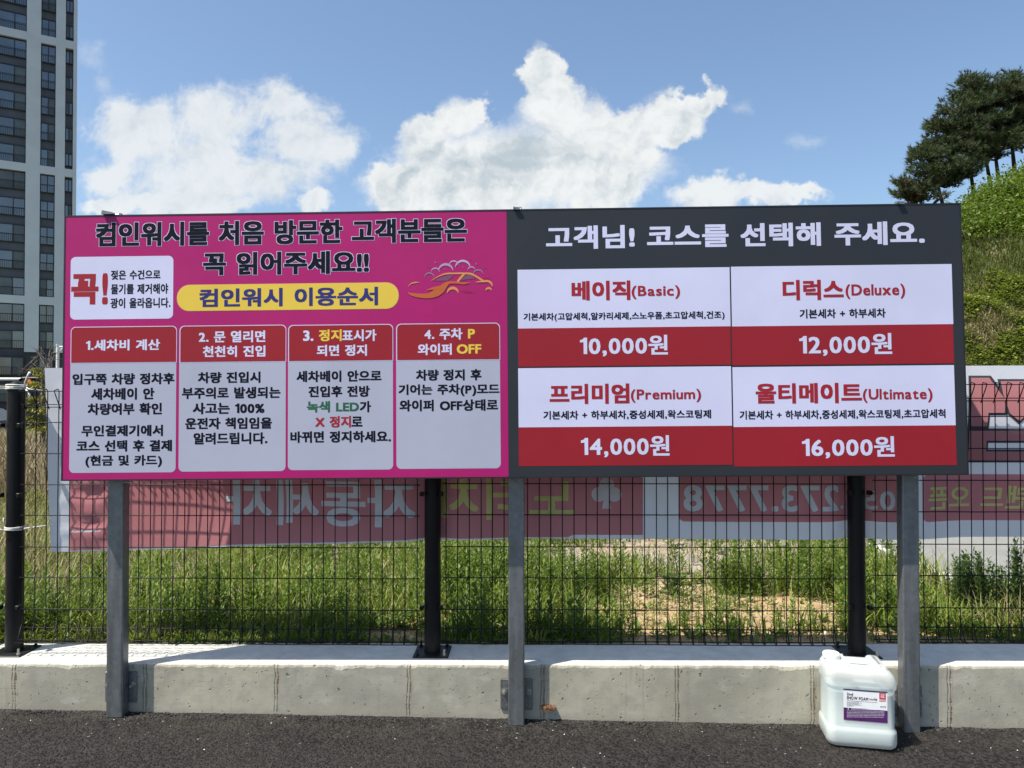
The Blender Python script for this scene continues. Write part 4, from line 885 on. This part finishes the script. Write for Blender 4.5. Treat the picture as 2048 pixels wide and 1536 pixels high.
def build_field():
    g = MB(); wd = MB(); br_ = MB(); dr = MB()
    for k in range(64000):
        y = 3.665 + 3.9 * random.random() ** 1.5; hx = 1024 / F * y + .7; x = random.uniform(-hx, hx)
        if lane(x, y): continue
        bb = bare(x, y); dryleft = sstep(-.590, -.640, x / y) * sstep(4.2, 4.8, y)
        pt = .5 + .5 * mnoise.noise((x * 1.3, y * 1.6, 3)) + .45 * mnoise.noise((x * 4.5, y * 4.5, 13))
        if random.random() < bb * 1.02 or random.random() > .30 + .9 * pt: continue
        near = sstep(3.95, 3.66, y); h = random.uniform(.04, .20) * max(.35, .45 + 1.1 * pt) * (1 - .5 * near)
        if random.random() < dryleft * .85 or random.random() < .075 + .35 * sstep(.55, .72, mnoise.noise((x * 2.2, y * 2.2, 20)) + .3): blade(dr, x, y, terrain(x, y), h * 1.25, random.uniform(.003, .0055), random.uniform(.2, 1.0), random.uniform(0, 6.28))
        else: blade(g, x, y, terrain(x, y), h, random.choice((.005, .007, .009, .013)) * random.uniform(.8, 1.2), random.uniform(.2, 1.15), random.uniform(0, 6.28))
    for k in range(6500):
        y = 3.70 + 2.9 * random.random() ** 1.25; hx = 1024 / F * y + .5; x = random.uniform(-hx, hx)
        if lane(x, y) or random.random() < bare(x, y) * 1.15: continue
        c = mnoise.noise((x * 1.5, y * 1.5, 31))
        if random.random() > .42 + .9 * c or (x < -1.9 and y > 4.4): continue
        stalk(wd, x, y, terrain(x, y), random.uniform(.08, .29) * (1 + .5 * c), L=random.uniform(.04, .08))
    for k in range(4200):                              # small sprouts on the open soil
        x = random.uniform(-.9, 2.6); y = random.uniform(3.68, 5.6)
        if bare(x, y) < .2 or random.random() > .35 + .7 * mnoise.noise((x * 2.3, y * 2.3, 77)) or lane(x, y): continue
        stalk(wd, x, y, terrain(x, y), random.uniform(.04, .12), L=.045)
    for k in range(3200):                              # broad-leaved rosettes by the wall
        y = 3.67 + 1.5 * random.random() ** 1.6; x = random.uniform(-2.8, 2.9)
        if random.random() < bare(x, y) * .9 or mnoise.noise((x * 2, y * 2, 50)) < -.15: continue
        z = terrain(x, y); L = random.uniform(.03, .075)
        for q in range(random.randint(4, 8)):
            a = random.uniform(0, 6.28); leaf(br_, (x, y, z + .005), (math.cos(a), math.sin(a), random.uniform(.25, 1.3)), L * random.uniform(.7, 1.2), L * .42)
    for k in range(9000):                              # straw bank at the left, further back
        y = 4.2 + 22 * random.random() ** 1.7; a0 = on(-60, 900, y).x; a1 = on(150, 900, y).x; x = random.uniform(a0, a1)
        gsel = random.random() < .50 and y < 10
        blade(g if gsel else dr, x, y, terrain(x, y), random.uniform(.08, .26) * (1 + .03 * y), random.uniform(.004, .007) * (1 + .07 * y), random.uniform(.1, 1.2), random.uniform(0, 6.28))
    for k in range(1500):                              # tall dead brush
        y = random.uniform(8, 13); x = on(random.uniform(-80, 180), 880, y).x; h = random.uniform(.3, .62); a = random.uniform(0, 6.28); l = random.uniform(0, .5) * h; z = terrain(x, y)
        dr.tube([(x, y, z), (x + math.cos(a) * l * .4, y + math.sin(a) * l * .4, z + h * .6), (x + math.cos(a) * l, y + math.sin(a) * l, z + h)], [.007, .005, .003], 3, 0, False)
    for k in range(60):                                # pale fallen straws
        y = random.uniform(3.9, 6.3); x = random.uniform(-2.4, 2.4); a = random.uniform(0, 6.28); L = random.uniform(.05, .14); z = terrain(x, y) + random.uniform(.01, .14)
        dr.tube([(x, y, z), (x + math.cos(a) * L, y + math.sin(a) * L, z + random.uniform(-.02, .12))], .0018, 4)
    tag(g.build('grass', G_GRASS), 'fresh green grass covering the plot behind the mesh fence', 'grass', kind='stuff'); tag(wd.build('weeds', G_WEED), 'upright narrow-leaved weeds growing through the grass', 'weeds', kind='stuff')
    tag(br_.build('rosette_weeds', G_BROAD), 'low broad-leaved weeds along the back of the wall', 'weeds', kind='stuff'); tag(dr.build('dry_grass', G_DRY), 'dry straw and dead brush among the grass at the left', 'dry grass', kind='stuff')
    pb = MB()
    for k in range(2600):
        y = random.uniform(3.67, 6.2); x = random.uniform(-2.2, 3.2)
        if bare(x, y) < .12 or lane(x, y): continue
        r = min(.022, .003 + random.expovariate(220)); z = terrain(x, y) + r * .2; a = random.uniform(0, 3.1)
        vs = [(x + r * math.cos(a + i * 1.05) * random.uniform(.7, 1.2), y + r * math.sin(a + i * 1.05) * random.uniform(.7, 1.1), z - r * .3) for i in range(6)] + [(x + r * .55 * math.cos(a + i * 1.57), y + r * .5 * math.sin(a + i * 1.57), z + r * random.uniform(.3, .6)) for i in range(4)]
        pb.add(vs, [(0, 1, 7, 6), (1, 2, 7), (2, 3, 8, 7), (3, 4, 8), (4, 5, 9, 8), (5, 0, 6, 9), (6, 7, 8, 9)])
    pm, t, b = mat('pebble', (.4, .35, .28), .9, 0, .2); t.put(b.inputs['Base Color'], t.mix(t.rnd(), (0.16, 0.11, 0.07), (0.58, 0.50, 0.38)))
    tag(pb.build('pebbles', pm), 'pebbles and clods lying on the sandy soil behind the fence', 'pebbles', kind='stuff')
    # stands of taller weeds that can be told apart
    def clump(px, py, Y, n, r, h, lab, mt=G_DARK):
        c = on(px, py, Y); mb = MB(); z0 = terrain(c.x, Y)
        for k in range(n):
            a = random.uniform(0, 6.28); q = r * math.sqrt(random.random()); x = c.x + q * math.cos(a); y = Y + q * math.sin(a) * .6
            stalk(mb, x, y, terrain(x, y), h * random.uniform(.55, 1.08) * (1 - .25 * (q / r) ** 2), L=.055, lean=.10)
        o = mb.build('weed_clump', mt, None); o.location = (0, 0, 0)
        me = o.data
        for v in me.vertices: v.co -= Vector((c.x, Y, z0))
        o.location = (c.x, Y, z0)
        tag(o, lab, 'weed clump', 'clumps of tall weeds behind the fence')
    clump(1955, 1225, 4.25, 75, .17, .36, 'dense dark green weed clump in front of the pale paved lane'); clump(2035, 1225, 4.2, 30, .09, .45, 'tallest weed clump, at the right edge of the photo')
    clump(1660, 1190, 4.6, 60, .22, .33, 'feathery weed clump just left of the fence post above the jerrycan', G_WEED); clump(1480, 1180, 4.7, 55, .16, .32, 'weed clump at the right end of the sandy patch', G_WEED)
    clump(1745, 1230, 4.2, 45, .20, .30, 'weed clump between the right fence post and the right sign post', G_WEED); clump(1120, 1190, 4.55, 110, .33, .32, 'broad weed clump just right of the middle sign post, beside the sandy patch', G_WEED)
    clump(930, 1190, 4.6, 80, .25, .38, 'tall weed clump between the middle fence post and the middle sign post', G_WEED); clump(1345, 1195, 4.62, 14, .05, .15, 'small lone weed tuft in the middle of the sandy patch', G_DARK)
    clump(640, 1240, 4.1, 75, .30, .24, 'weed clump under the mirrored white slogan', G_WEED)
build_field()

def build_hill():
    sh = MB(); gr = MB(); dr = MB(); br_ = MB()
    # bushes: clumps of leaf-sized faces on the upper slope
    for k in range(520):
        y = random.uniform(29.6, 37.5); x = random.uniform(on(1800, 400, y).x, on(2330, 400, y).x)
        if .68 * (x - 5.2) < .85 * (y - 20.3) - 3.0: continue
        if mnoise.noise((x * .5, y * .5, 40)) < -.22: continue
        z = terrain(x, y); r = random.choice((.5, .7, .9, 1.25)) * random.uniform(.8, 1.2)
        for q in range(int(330 * r * r + 60)):
            d = Vector((random.gauss(0, 1), random.gauss(0, 1), abs(random.gauss(0, .8)))).normalized() * r * random.uniform(.4, 1.0) ** .5 * (1 + .35 * mnoise.noise((x * 3 + q * .01, y, q * .02))); L = random.uniform(.09, .18)
            leaf(sh, Vector((x, y, z - .2)) + Vector((d.x, d.y, d.z * .95)), d * .5 + Vector((random.gauss(0, 1), random.gauss(0, 1), random.gauss(0, .7))), L, L * .62, (random.gauss(0, .6), random.gauss(0, .6), 1))
    for k in range(46000):
        y = random.uniform(21.2, 30.2); x = random.uniform(on(1640 if k % 3 == 0 else 1830, 500, y).x, on(2330, 500, y).x); z = terrain(x, y)
        n = mnoise.noise((x * .45, y * .8, 12)) + .4 * mnoise.noise((x * 1.6, y * 2.2, 3)); zone = sstep(26.3, 27.2, y)
        if random.random() < max(zone, .25): blade(gr, x, y, z, random.uniform(.2, .42), random.uniform(.025, .045), random.uniform(.2, 1), random.uniform(0, 6.28))
        elif n > -.02: blade(dr, x, y, z, random.uniform(.15, .45), random.uniform(.02, .04), random.uniform(.4, 1.3), random.uniform(0, 6.28))
        else:
            for q in range(2):
                a = random.uniform(0, 6.28); L = random.uniform(.07, .16); leaf(br_, (x + random.gauss(0, .1), y + random.gauss(0, .1), z + random.uniform(.05, .4)), (math.cos(a), math.sin(a), random.uniform(-.2, .9)), L, L * .65)
    tag(sh.build('hill_bushes', G_SHRUB), 'bright green bushes along the top of the hillside', 'bushes', kind='stuff'); tag(gr.build('hill_grass', leafmat('bank_grass', [(0.035, 0.055, 0.016), (0.075, 0.098, 0.026), (0.15, 0.165, 0.055)])), 'dark green grass band across the hillside', 'grass', kind='stuff')
    tag(dr.build('hill_straw', G_DRY), 'dry straw patches on the lower hillside', 'dry grass', kind='stuff'); tag(br_.build('hill_creepers', leafmat('creeper_leaf', [(0.055, 0.080, 0.014), (0.165, 0.205, 0.030), (0.285, 0.315, 0.060)])), 'leafy creepers over the lower hillside', 'creepers', kind='stuff')
    # pines on the crest
    def pine(trunk, pads, D, lab, brown=.12):
        pts = [on(px, py, D) for px, py in trunk]; base = pts[0]; gz = terrain(base.x, D); pts = [Vector((base.x + .15, D, gz - .3))] + pts
        o = thing('pine_tree', (base.x, D, gz), lab, 'pine tree', 'pine trees on the hilltop'); n = len(pts); tr = MB()
        tr.tube(pts, [.125 * (1 - .75 * i / (n - 1)) for i in range(n)], 8)
        cr = MB(); allp = pts[1:]
        extra = []
        for (px, py, rx, ry) in pads:
            for q in range(3): extra.append((px + random.gauss(0, .8) * rx, py + random.gauss(0, 1.1) * ry + 3, rx * random.uniform(.4, .75), ry * random.uniform(.6, .95)))
        for (px, py, rx, ry) in pads + extra:
            rx *= 1.08; dy = random.uniform(-1.1, 1.1); c = on(px, py, D + dy); s = (D + dy) / F; rx, ry = rx * s, ry * s
            src = min(allp, key=lambda q: (q - c).length + abs(q.z - c.z + .3)); mid = (src + c) / 2 + Vector((0, 0, -.15))
            tr.tube([src, mid, c + Vector((0, 0, -ry * .4))], [.06, .045, .02], 5)
            for q in range(4):
                e = c + Vector((random.uniform(-1, 1) * rx * .8, random.uniform(-1, 1) * rx * .8, random.uniform(-.5, .4) * ry)); tr.tube([mid, (mid + e) / 2 + Vector((0, 0, .08)), e], [.028, .02, .01], 4)
            for q in range(5):                         # shoots that stick out of the pad
                a = random.uniform(0, 6.28); p0 = c + Vector((rx * .8 * math.cos(a), rx * .8 * math.sin(a), ry * .2)); dv = Vector((math.cos(a), math.sin(a), random.uniform(.3, 1.6))).normalized() * random.uniform(.2, .5)
                for w in range(34):
                    f = random.random(); p = p0 + dv * f; d = (dv.normalized() * .8 + Vector((random.gauss(0, .5), random.gauss(0, .5), random.gauss(.1, .4)))).normalized(); sd = d.cross(Vector((random.gauss(0, 1), random.gauss(0, 1), .3))).normalized() * .016; k = len(cr.v)
                    cr.v += [tuple(p - sd), tuple(p + sd), tuple(p + d * random.uniform(.12, .24))]; cr.f.append((k, k + 1, k + 2)); cr.m.append(0)
            nt = int(215 * (rx * rx * .9 + .25))
            for q in range(nt):
                a = random.uniform(0, 6.28); rr = math.sqrt(random.random()); hz = random.gauss(0, .42)
                if mnoise.noise((c.x + rx * rr * math.cos(a) * 1.0, c.y + rr * rx * math.sin(a), c.z * 2 + hz)) < -.10 + .25 * mnoise.noise((c.x * 3 + rx * rr * math.cos(a) * 3, rr * rx * math.sin(a) * 3, hz * 3)): continue
                p = c + Vector((rx * rr * math.cos(a), rx * rr * math.sin(a), ry * hz * math.sqrt(max(.1, 1.1 - rr)) * 1.3 + .12 * mnoise.noise((px * .1 + rr * 3, a, 0))))
                out = Vector((math.cos(a) * rr * .9, math.sin(a) * rr * .9, .75)); mi = 1 if random.random() < brown else 0
                for w in range(7):
                    d = (out + Vector((random.gauss(0, .55), random.gauss(0, .55), random.gauss(0, .45)))).normalized(); L = random.uniform(.16, .34); sd = d.cross(Vector((random.gauss(0, 1), random.gauss(0, 1), .3)))* 1.0; sd = sd.normalized() * .017; k = len(cr.v)
                    cr.v += [tuple(p - sd), tuple(p + sd), tuple(p + d * L)]; cr.f.append((k, k + 1, k + 2)); cr.m.append(mi)
        tr.build('trunk', BARK, o, True); cr.build('crown', [G_PINE, G_PBROWN], o)
    pine([(1836, 425), (1822, 400), (1812, 382)], [(1812, 368, 18, 10), (1830, 376, 22, 10), (1850, 368, 26, 11), (1818, 392, 20, 11), (1846, 392, 24, 10)], 36.6, 'small low pine with browned needles at the left end of the hilltop row', .5)
    pine([(1886, 412), (1876, 370), (1868, 330)], [(1846, 342, 28, 11), (1872, 348, 36, 13), (1850, 322, 30, 11), (1890, 330, 36, 14), (1862, 304, 30, 12), (1846, 305, 18, 8), (1895, 362, 28, 9)], 37.4, 'slim pine second from the left of the hilltop row, trunk leaning left')
    pine([(1949, 396), (1942, 350), (1932, 300), (1922, 250)], [(1868, 298, 34, 12), (1900, 300, 40, 15), (1882, 276, 32, 12), (1925, 280, 44, 17), (1895, 250, 36, 13), (1930, 250, 42, 16), (1912, 222, 34, 13), (1955, 300, 34, 14), (1925, 325, 36, 11)], 37.9, 'mid-height spreading pine in the middle of the hilltop row, lower trunk bare')
    pine([(1981, 372), (1974, 330), (1966, 270), (1958, 200)], [(1932, 190, 32, 14), (1952, 172, 34, 14), (1940, 168, 16, 8), (1972, 195, 42, 18), (1945, 215, 40, 16), (1985, 230, 44, 18), (1958, 245, 42, 16), (1990, 265, 40, 15), (1970, 165, 20, 9), (1976, 290, 36, 12)], 38.6, 'tall dense pine in the hilltop row with a rounded dark crown', .06)
    pine([(1998, 366), (1992, 320), (1998, 260), (2012, 190)], [(2016, 158, 18, 11), (2022, 172, 28, 13), (2010, 192, 36, 16), (2032, 200, 36, 16), (2008, 222, 38, 16), (2030, 238, 38, 16), (2005, 282, 44, 15), (2020, 262, 36, 14), (1990, 300, 30, 11)], 38.1, 'tallest pine of the hilltop row with a narrow pointed top', .14)
    pine([(2028, 330), (2024, 290), (2040, 240), (2060, 190)], [(2062, 176, 30, 14), (2078, 196, 38, 17), (2052, 214, 32, 15), (2080, 232, 40, 17), (2054, 250, 34, 13), (2100, 215, 36, 17), (2040, 272, 30, 10)], 39.4, 'pine at the right edge of the photo, only its left half in view', .15)
build_hill()

# ---------------------------------------------------------------- apartment tower
def build_tower():
    Dc = 85.0; c = on(150, 700, Dc); u = Vector((.843, .537, 0)); nrm = Vector((.537, -.843, 0))
    def s_of(px, off=0.0):                       # distance along the facade from its right corner
        d = ray(px, 700); dn = (c - CAM).dot(nrm) / d.dot(nrm); q = CAM + d * dn - c; return q.dot(u)
    def z_of(px, py):
        d = ray(px, py); dn = (c - CAM).dot(nrm) / d.dot(nrm); return (CAM + d * dn).z
    P = lambda s, z, w=0.0: tuple(c + u * s + nrm * w + Vector((0, 0, z - c.z)))
    conc, t, b = mat('pale_facade', (0.5, 0.53, 0.54), .8, 0, .3); vary(conc, t, b, (0.57, 0.60, 0.60), .05, .4, 0, .8)
    dk = simple('dark_facade', (0.105, 0.11, 0.125), .7, 0, .3, .1, .5); base = simple('stone_base', (0.05, 0.053, 0.06), .8, 0, .3, .2, .8)
    glass, t, b = mat('window_glass', (0.012, 0.018, 0.022), .08, 0, .6); b.inputs['IOR'].default_value = 2.1; t.put(b.inputs['Base Color'], t.mix(t.rng(t.noise(t.pos(), .35, 3), .4, .65), (0.010, 0.020, 0.027), (0.05, 0.085, 0.12)))  # bluish areas painted into the base colour stand in for reflected sky
    curt = simple('curtain_glass', (0.10, 0.115, 0.115), .2, 0, .5, .2, .5); fr = simple('window_frame', (0.02, 0.022, 0.026), .5)
    root = thing('apartment_tower', (c.x, c.y, -2), 'tall apartment tower with pale grey piers and dark stacked windows behind the sign', 'building')
    fh = abs(z_of(24, 340) - z_of(24, 607)) / 5; zband = z_of(24, 598)                    # band centre, repeats every five floors
    cols = [(s_of(-75), s_of(48)), (s_of(77), s_of(107)), (s_of(126.5), s_of(142.5))]; s0 = s_of(-75) - 3.5
    depth = -14; ztop = zband + fh * 18; zbase = z_of(60, 704); zg = -4
    mb = MB(); B = P
    edges = [s0] + [q for cc in cols for q in cc] + [0.0]
    for i in range(0, len(edges), 2): mb.box((edges[i], zbase, -1.2), (edges[i + 1], ztop, 0.0), 0, B)
    for a, d_ in cols: mb.box((a, zbase, -2.2), (d_, ztop, -0.55), 1, B)
    bh = .45
    k = -2
    while zband + k * fh * 5 < ztop:
        zc = zband + k * fh * 5
        if zc > zbase:
            for a, d_ in cols: mb.box((a + .003, zc - bh, -.7), (d_ - .003, zc + bh, -.004), 0, B)
        k += 1
    mb.box((s0, zg, -13.9), (-.05, zbase, -.25), 2, B); mb.box((s0, zbase, depth), (-.01, ztop - .01, -1.25), 0, B)
    # thin storey joints on the piers
    z = zbase + .3
    for i in range(0, len(edges), 2):
        q = 0
        while zband + (q - 3) * fh < ztop - 1:
            zz = zband + (q - 3) * fh
            if zz > zbase + .2: mb.box((edges[i] + .01, zz - .02, -.01), (edges[i + 1] - .01, zz + .02, .006), 1 if False else 0, B)
            q += 1
    mb.build('wall', [conc, dk, base], root)
    nm = 0
    for ci, (a, d_) in enumerate(cols):
        for fl in range(-4, 19):
            zc = zband + fl * fh + fh / 2; h = .98 if ci < 2 else .70; zc2 = zc + (0 if ci < 2 else .12)
            if zc + h > ztop - .3 or zc < zg + 1.5: continue
            if zc < zbase - .5 and ci == 2: continue
            inb = zc < zbase
            w0 = -.10 if inb else -.42
            pa, pb = (a + .06, d_ - .06) if ci < 2 else (a + .05, a + (d_ - a) * .92)
            cell = MB(); n = (3, 2, 2)[ci]; wd = (pb - pa) / n
            if ci == 0: cuts = [pa, pa + (pb - pa) * .42, pa + (pb - pa) * .80, pb]
            else: cuts = [pa + wd * i for i in range(n + 1)]
            for i in range(len(cuts) - 1):
                tilt = random.uniform(-.012, .012); mi = 1 if random.random() < .30 else 0
                cell.add([P(cuts[i], zc2 - h, w0 + tilt), P(cuts[i + 1], zc2 - h, w0 - tilt), P(cuts[i + 1], zc2 + h, w0 - tilt), P(cuts[i], zc2 + h, w0 + tilt)], [(0, 1, 2, 3)], mi)
            wn = cell.build('window', [glass, curt], root)
            f = MB(); th = .045
            for s_ in cuts: f.box((s_ - th, zc2 - h, w0 - .05), (s_ + th, zc2 + h, w0 + .07), 0, B)
            f.box((pa - .05, zc2 + h - .05, w0 - .05), (pb + .05, zc2 + h + .05, w0 + .09), 0, B); f.box((pa - .05, zc2 - h - .05, w0 - .05), (pb + .05, zc2 - h + .05, w0 + .09), 0, B)
            if ci < 2:                                                                  # balcony railing
                f.box((pa, zc2 - h + .85, w0 + .16), (pb, zc2 - h + .90, w0 + .20), 0, B)
                s_ = pa
                while s_ < pb: f.box((s_, zc2 - h, w0 + .165), (s_ + .028, zc2 - h + .85, w0 + .193), 0, B); s_ += .17
            f.build('window_frame', fr, wn)
build_tower()

# ---------------------------------------------------------------- things beyond the field, at the left
def build_far():
    # parked car, mostly behind the roped fence post
    D = 31.0; c = on(-38, 872, D); L = 4.4
    body = simple('grey_car_paint', (0.07, 0.073, 0.078), .35, .2, .5, .08, 2); gl = simple('car_glass', (0.02, 0.024, 0.028), .1); tyre = simple('tyre_rubber', (0.02, 0.02, 0.02), .9); wht = simple('car_lamp', (.7, .7, .68), .3)
    x1 = on(22, 872, D).x; x0 = x1 - L; z0 = on(0, 884, D).z; root = thing('parked_car', ((x0 + x1) / 2, D, z0), 'grey parked car, its end showing left of the roped fence post', 'car')
    prof = [(0, .35), (0, .75), (.10, .88), (.95, .96), (1.55, 1.42), (2.6, 1.48), (3.45, 1.38), (4.1, 1.0), (4.38, .92), (4.4, .40), (4.3, .28), (.15, .28)]
    mb = MB(); mb.loft([[(x0 + a, y, z0 + h) for a, h in prof] for y in (D + .85, D + .7, D - .7, D - .85)][::-1]); mb.build('body', body, root, True, 30)
    mb = MB(); mb.add([(x0 + a, D - .858, z0 + h) for a, h in ((1.15, .98), (3.85, .98), (3.35, 1.32), (2.6, 1.40), (1.62, 1.36))], [(0, 1, 2, 3, 4)]); mb.build('side_window', gl, root)
    for a in (.85, 3.5):
        mb = MB(); mb.loft([[(x0 + a + .32 * math.cos(q), y, z0 + .32 + .32 * math.sin(q)) for q in np.linspace(0, 2 * math.pi, 24, False)] for y in (D - .68, D - .88)]); mb.build('wheel', tyre, root)
    mb = MB(); mb.box((x0 + 4.15, D - .862, z0 + .72), (x0 + 4.38, D - .80, z0 + .82)); mb.build('tail_light', wht, root)
    # traffic signal on a white mast arm
    D = 46.0; a = on(-160, 758, D); e = on(46, 758, D); q = on(84, 764, D); zc = q.z + .05
    root = thing('traffic_signal', (a.x, D, terrain(a.x, D)), 'horizontal traffic signal with an amber lens on a white mast arm', 'traffic signal'); wm = simple('white_mast_paint', (.72, .72, .70), .5); bk = simple('signal_housing', (0.012, 0.012, 0.013), .5)
    mb = MB(); mb.tube([(a.x, D, terrain(a.x, D) - .2), (a.x, D, a.z + .3)], .12, 10); mb.build('mast', wm, root, True, 40); mb = MB(); mb.tube([a, e + Vector((.3, 0, 0))], [.10, .08], 8); mb.build('arm', wm, root, True, 40)
    mb = MB(); mb.bbox((e.x, D - .25, zc - .26), (q.x + .05, D - .02, zc + .26), .05); hs = mb.build('housing', bk, root); n = 3; wd = (q.x - e.x) / n
    am, t, b = mat('amber_lens', (.75, .16, .03), .3); b.inputs['Emission Color'].default_value = (1, .25, .06, 1); b.inputs['Emission Strength'].default_value = .35; of = simple('unlit_lens', (0.02, 0.025, 0.025), .2)
    for i in range(n):
        cx = e.x + wd * (i + .5); mb = MB(); mb.loft([[(cx + r * math.cos(g), y, zc + r * math.sin(g)) for g in np.linspace(0, 2 * math.pi, 18, False)] for y, r in ((D - .24, .16), (D - .27, .15), (D - .285, .08))]); mb.build('lens', am if i == 1 else of, hs)
        mb = MB(); mb.loft([[(cx + .19 * math.cos(g), y, zc + .19 * math.sin(g)) for g in np.linspace(0, math.pi, 12)] + [(cx + .175 * math.cos(g), y, zc + .175 * math.sin(g)) for g in np.linspace(math.pi, 0, 12)] for y in (D - .24, D - .45)]); mb.build('visor', bk, hs)
    # golden conifer hedge bush
    D = 12.5; cpt = on(80, 800, D); z0 = terrain(cpt.x, D); root = thing('golden_conifer', (cpt.x, D, z0), 'yellow-green layered conifer between the roped fence post and the banner', 'conifer'); s = D / F
    tr = MB(); tr.tube([(cpt.x, D, z0 - .1), (cpt.x + .05, D, z0 + .6), (cpt.x + .03, D, on(80, 735, D).z)], [.05, .035, .01], 7); cr = MB()
    for px, py, rx, ry in ((74, 742, 10, 4), (84, 752, 12, 4), (66, 770, 14, 5), (82, 772, 16, 5), (60, 800, 14, 6), (80, 798, 18, 6), (64, 818, 16, 6), (86, 822, 18, 7), (62, 838, 18, 6), (84, 842, 18, 6), (72, 856, 22, 6), (100, 790, 14, 7), (104, 830, 16, 8), (110, 760, 10, 6), (96, 858, 20, 7)):
        c = on(px, py, D + random.uniform(-.25, .25)); tr.tube([(cpt.x + .04, D, c.z - .06), c], [.012, .005], 4)
        for k in range(260):
            d = Vector((random.gauss(0, .5) * rx * s, random.gauss(0, .5) * rx * s, random.gauss(0, .5) * ry * s)); L = random.uniform(.03, .07); dd = Vector((d.x * 4 + random.gauss(0, .4), d.y * 4 + random.gauss(0, .4), random.gauss(.1, .4))); leaf(cr, c + d, dd, L, L * .4)
    tr.build('trunk', TWIG, root); cr.build('crown', G_CONIF, root)
    # bare arching twigs
    D = 14.0; c = on(86, 870, D); root = thing('bare_shrub', (c.x, D, terrain(c.x, D)), 'leafless shrub with thin arching grey twigs in front of the tower', 'shrub'); mb = MB()
    b0 = Vector((c.x, D, terrain(c.x, D)))
    for ctrl in ([(98, 790), (95, 735), (100, 700), (104, 698)], [(96, 760), (88, 716), (78, 706), (70, 724)], [(94, 770), (76, 728), (60, 726), (44, 740), (38, 752)], [(95, 765), (72, 732), (58, 736), (50, 745)], [(97, 740), (106, 716), (112, 722)], [(96, 745), (84, 720), (76, 704)], [(97, 735), (104, 706), (106, 700)], [(96, 725), (90, 708), (82, 708)]):
        pts = [b0] + [on(px, py, D + random.uniform(-.3, .3)) for px, py in ctrl]; fine = []
        for i in range(len(pts) - 1): fine += [pts[i].lerp(pts[i + 1], f) for f in (0, .5)]
        fine.append(pts[-1]); n = len(fine); mb.tube(fine, [.013 * (1 - .75 * i / n) for i in range(n)], 5)
        for q in range(7):
            i = random.randint(n // 2, n - 1); p = fine[i]; mb.tube([p, p + Vector((random.uniform(-.16, .16), random.uniform(-.1, .1), random.uniform(.0, .16)))], [.006, .003], 4)
    mb.build('twigs', TWIG, root)
    # white pole with a short braced arm
    D = 20.0; a = on(115.5, 692, D); r = .042; root = thing('white_pole', (a.x, D, terrain(a.x, D)), 'white pole with a short braced arm standing behind the banner end', 'pole'); mb = MB(); mb.tube([(a.x, D, terrain(a.x, D) - .1), (a.x, D, a.z + .05)], r, 10); mb.build('pole', wm, root, True, 40)
    mb = MB(); mb.tube([(a.x, D, a.z - .02), (a.x + .9, D, a.z - .02)], r * .5, 8); mb.tube([(a.x, D, a.z - .2), (a.x + .17, D, a.z - .02)], r * .35, 8); mb.build('arm', wm, root, True, 40)
build_far()

bpy.data.objects.remove(_to); bpy.data.curves.remove(_tc)
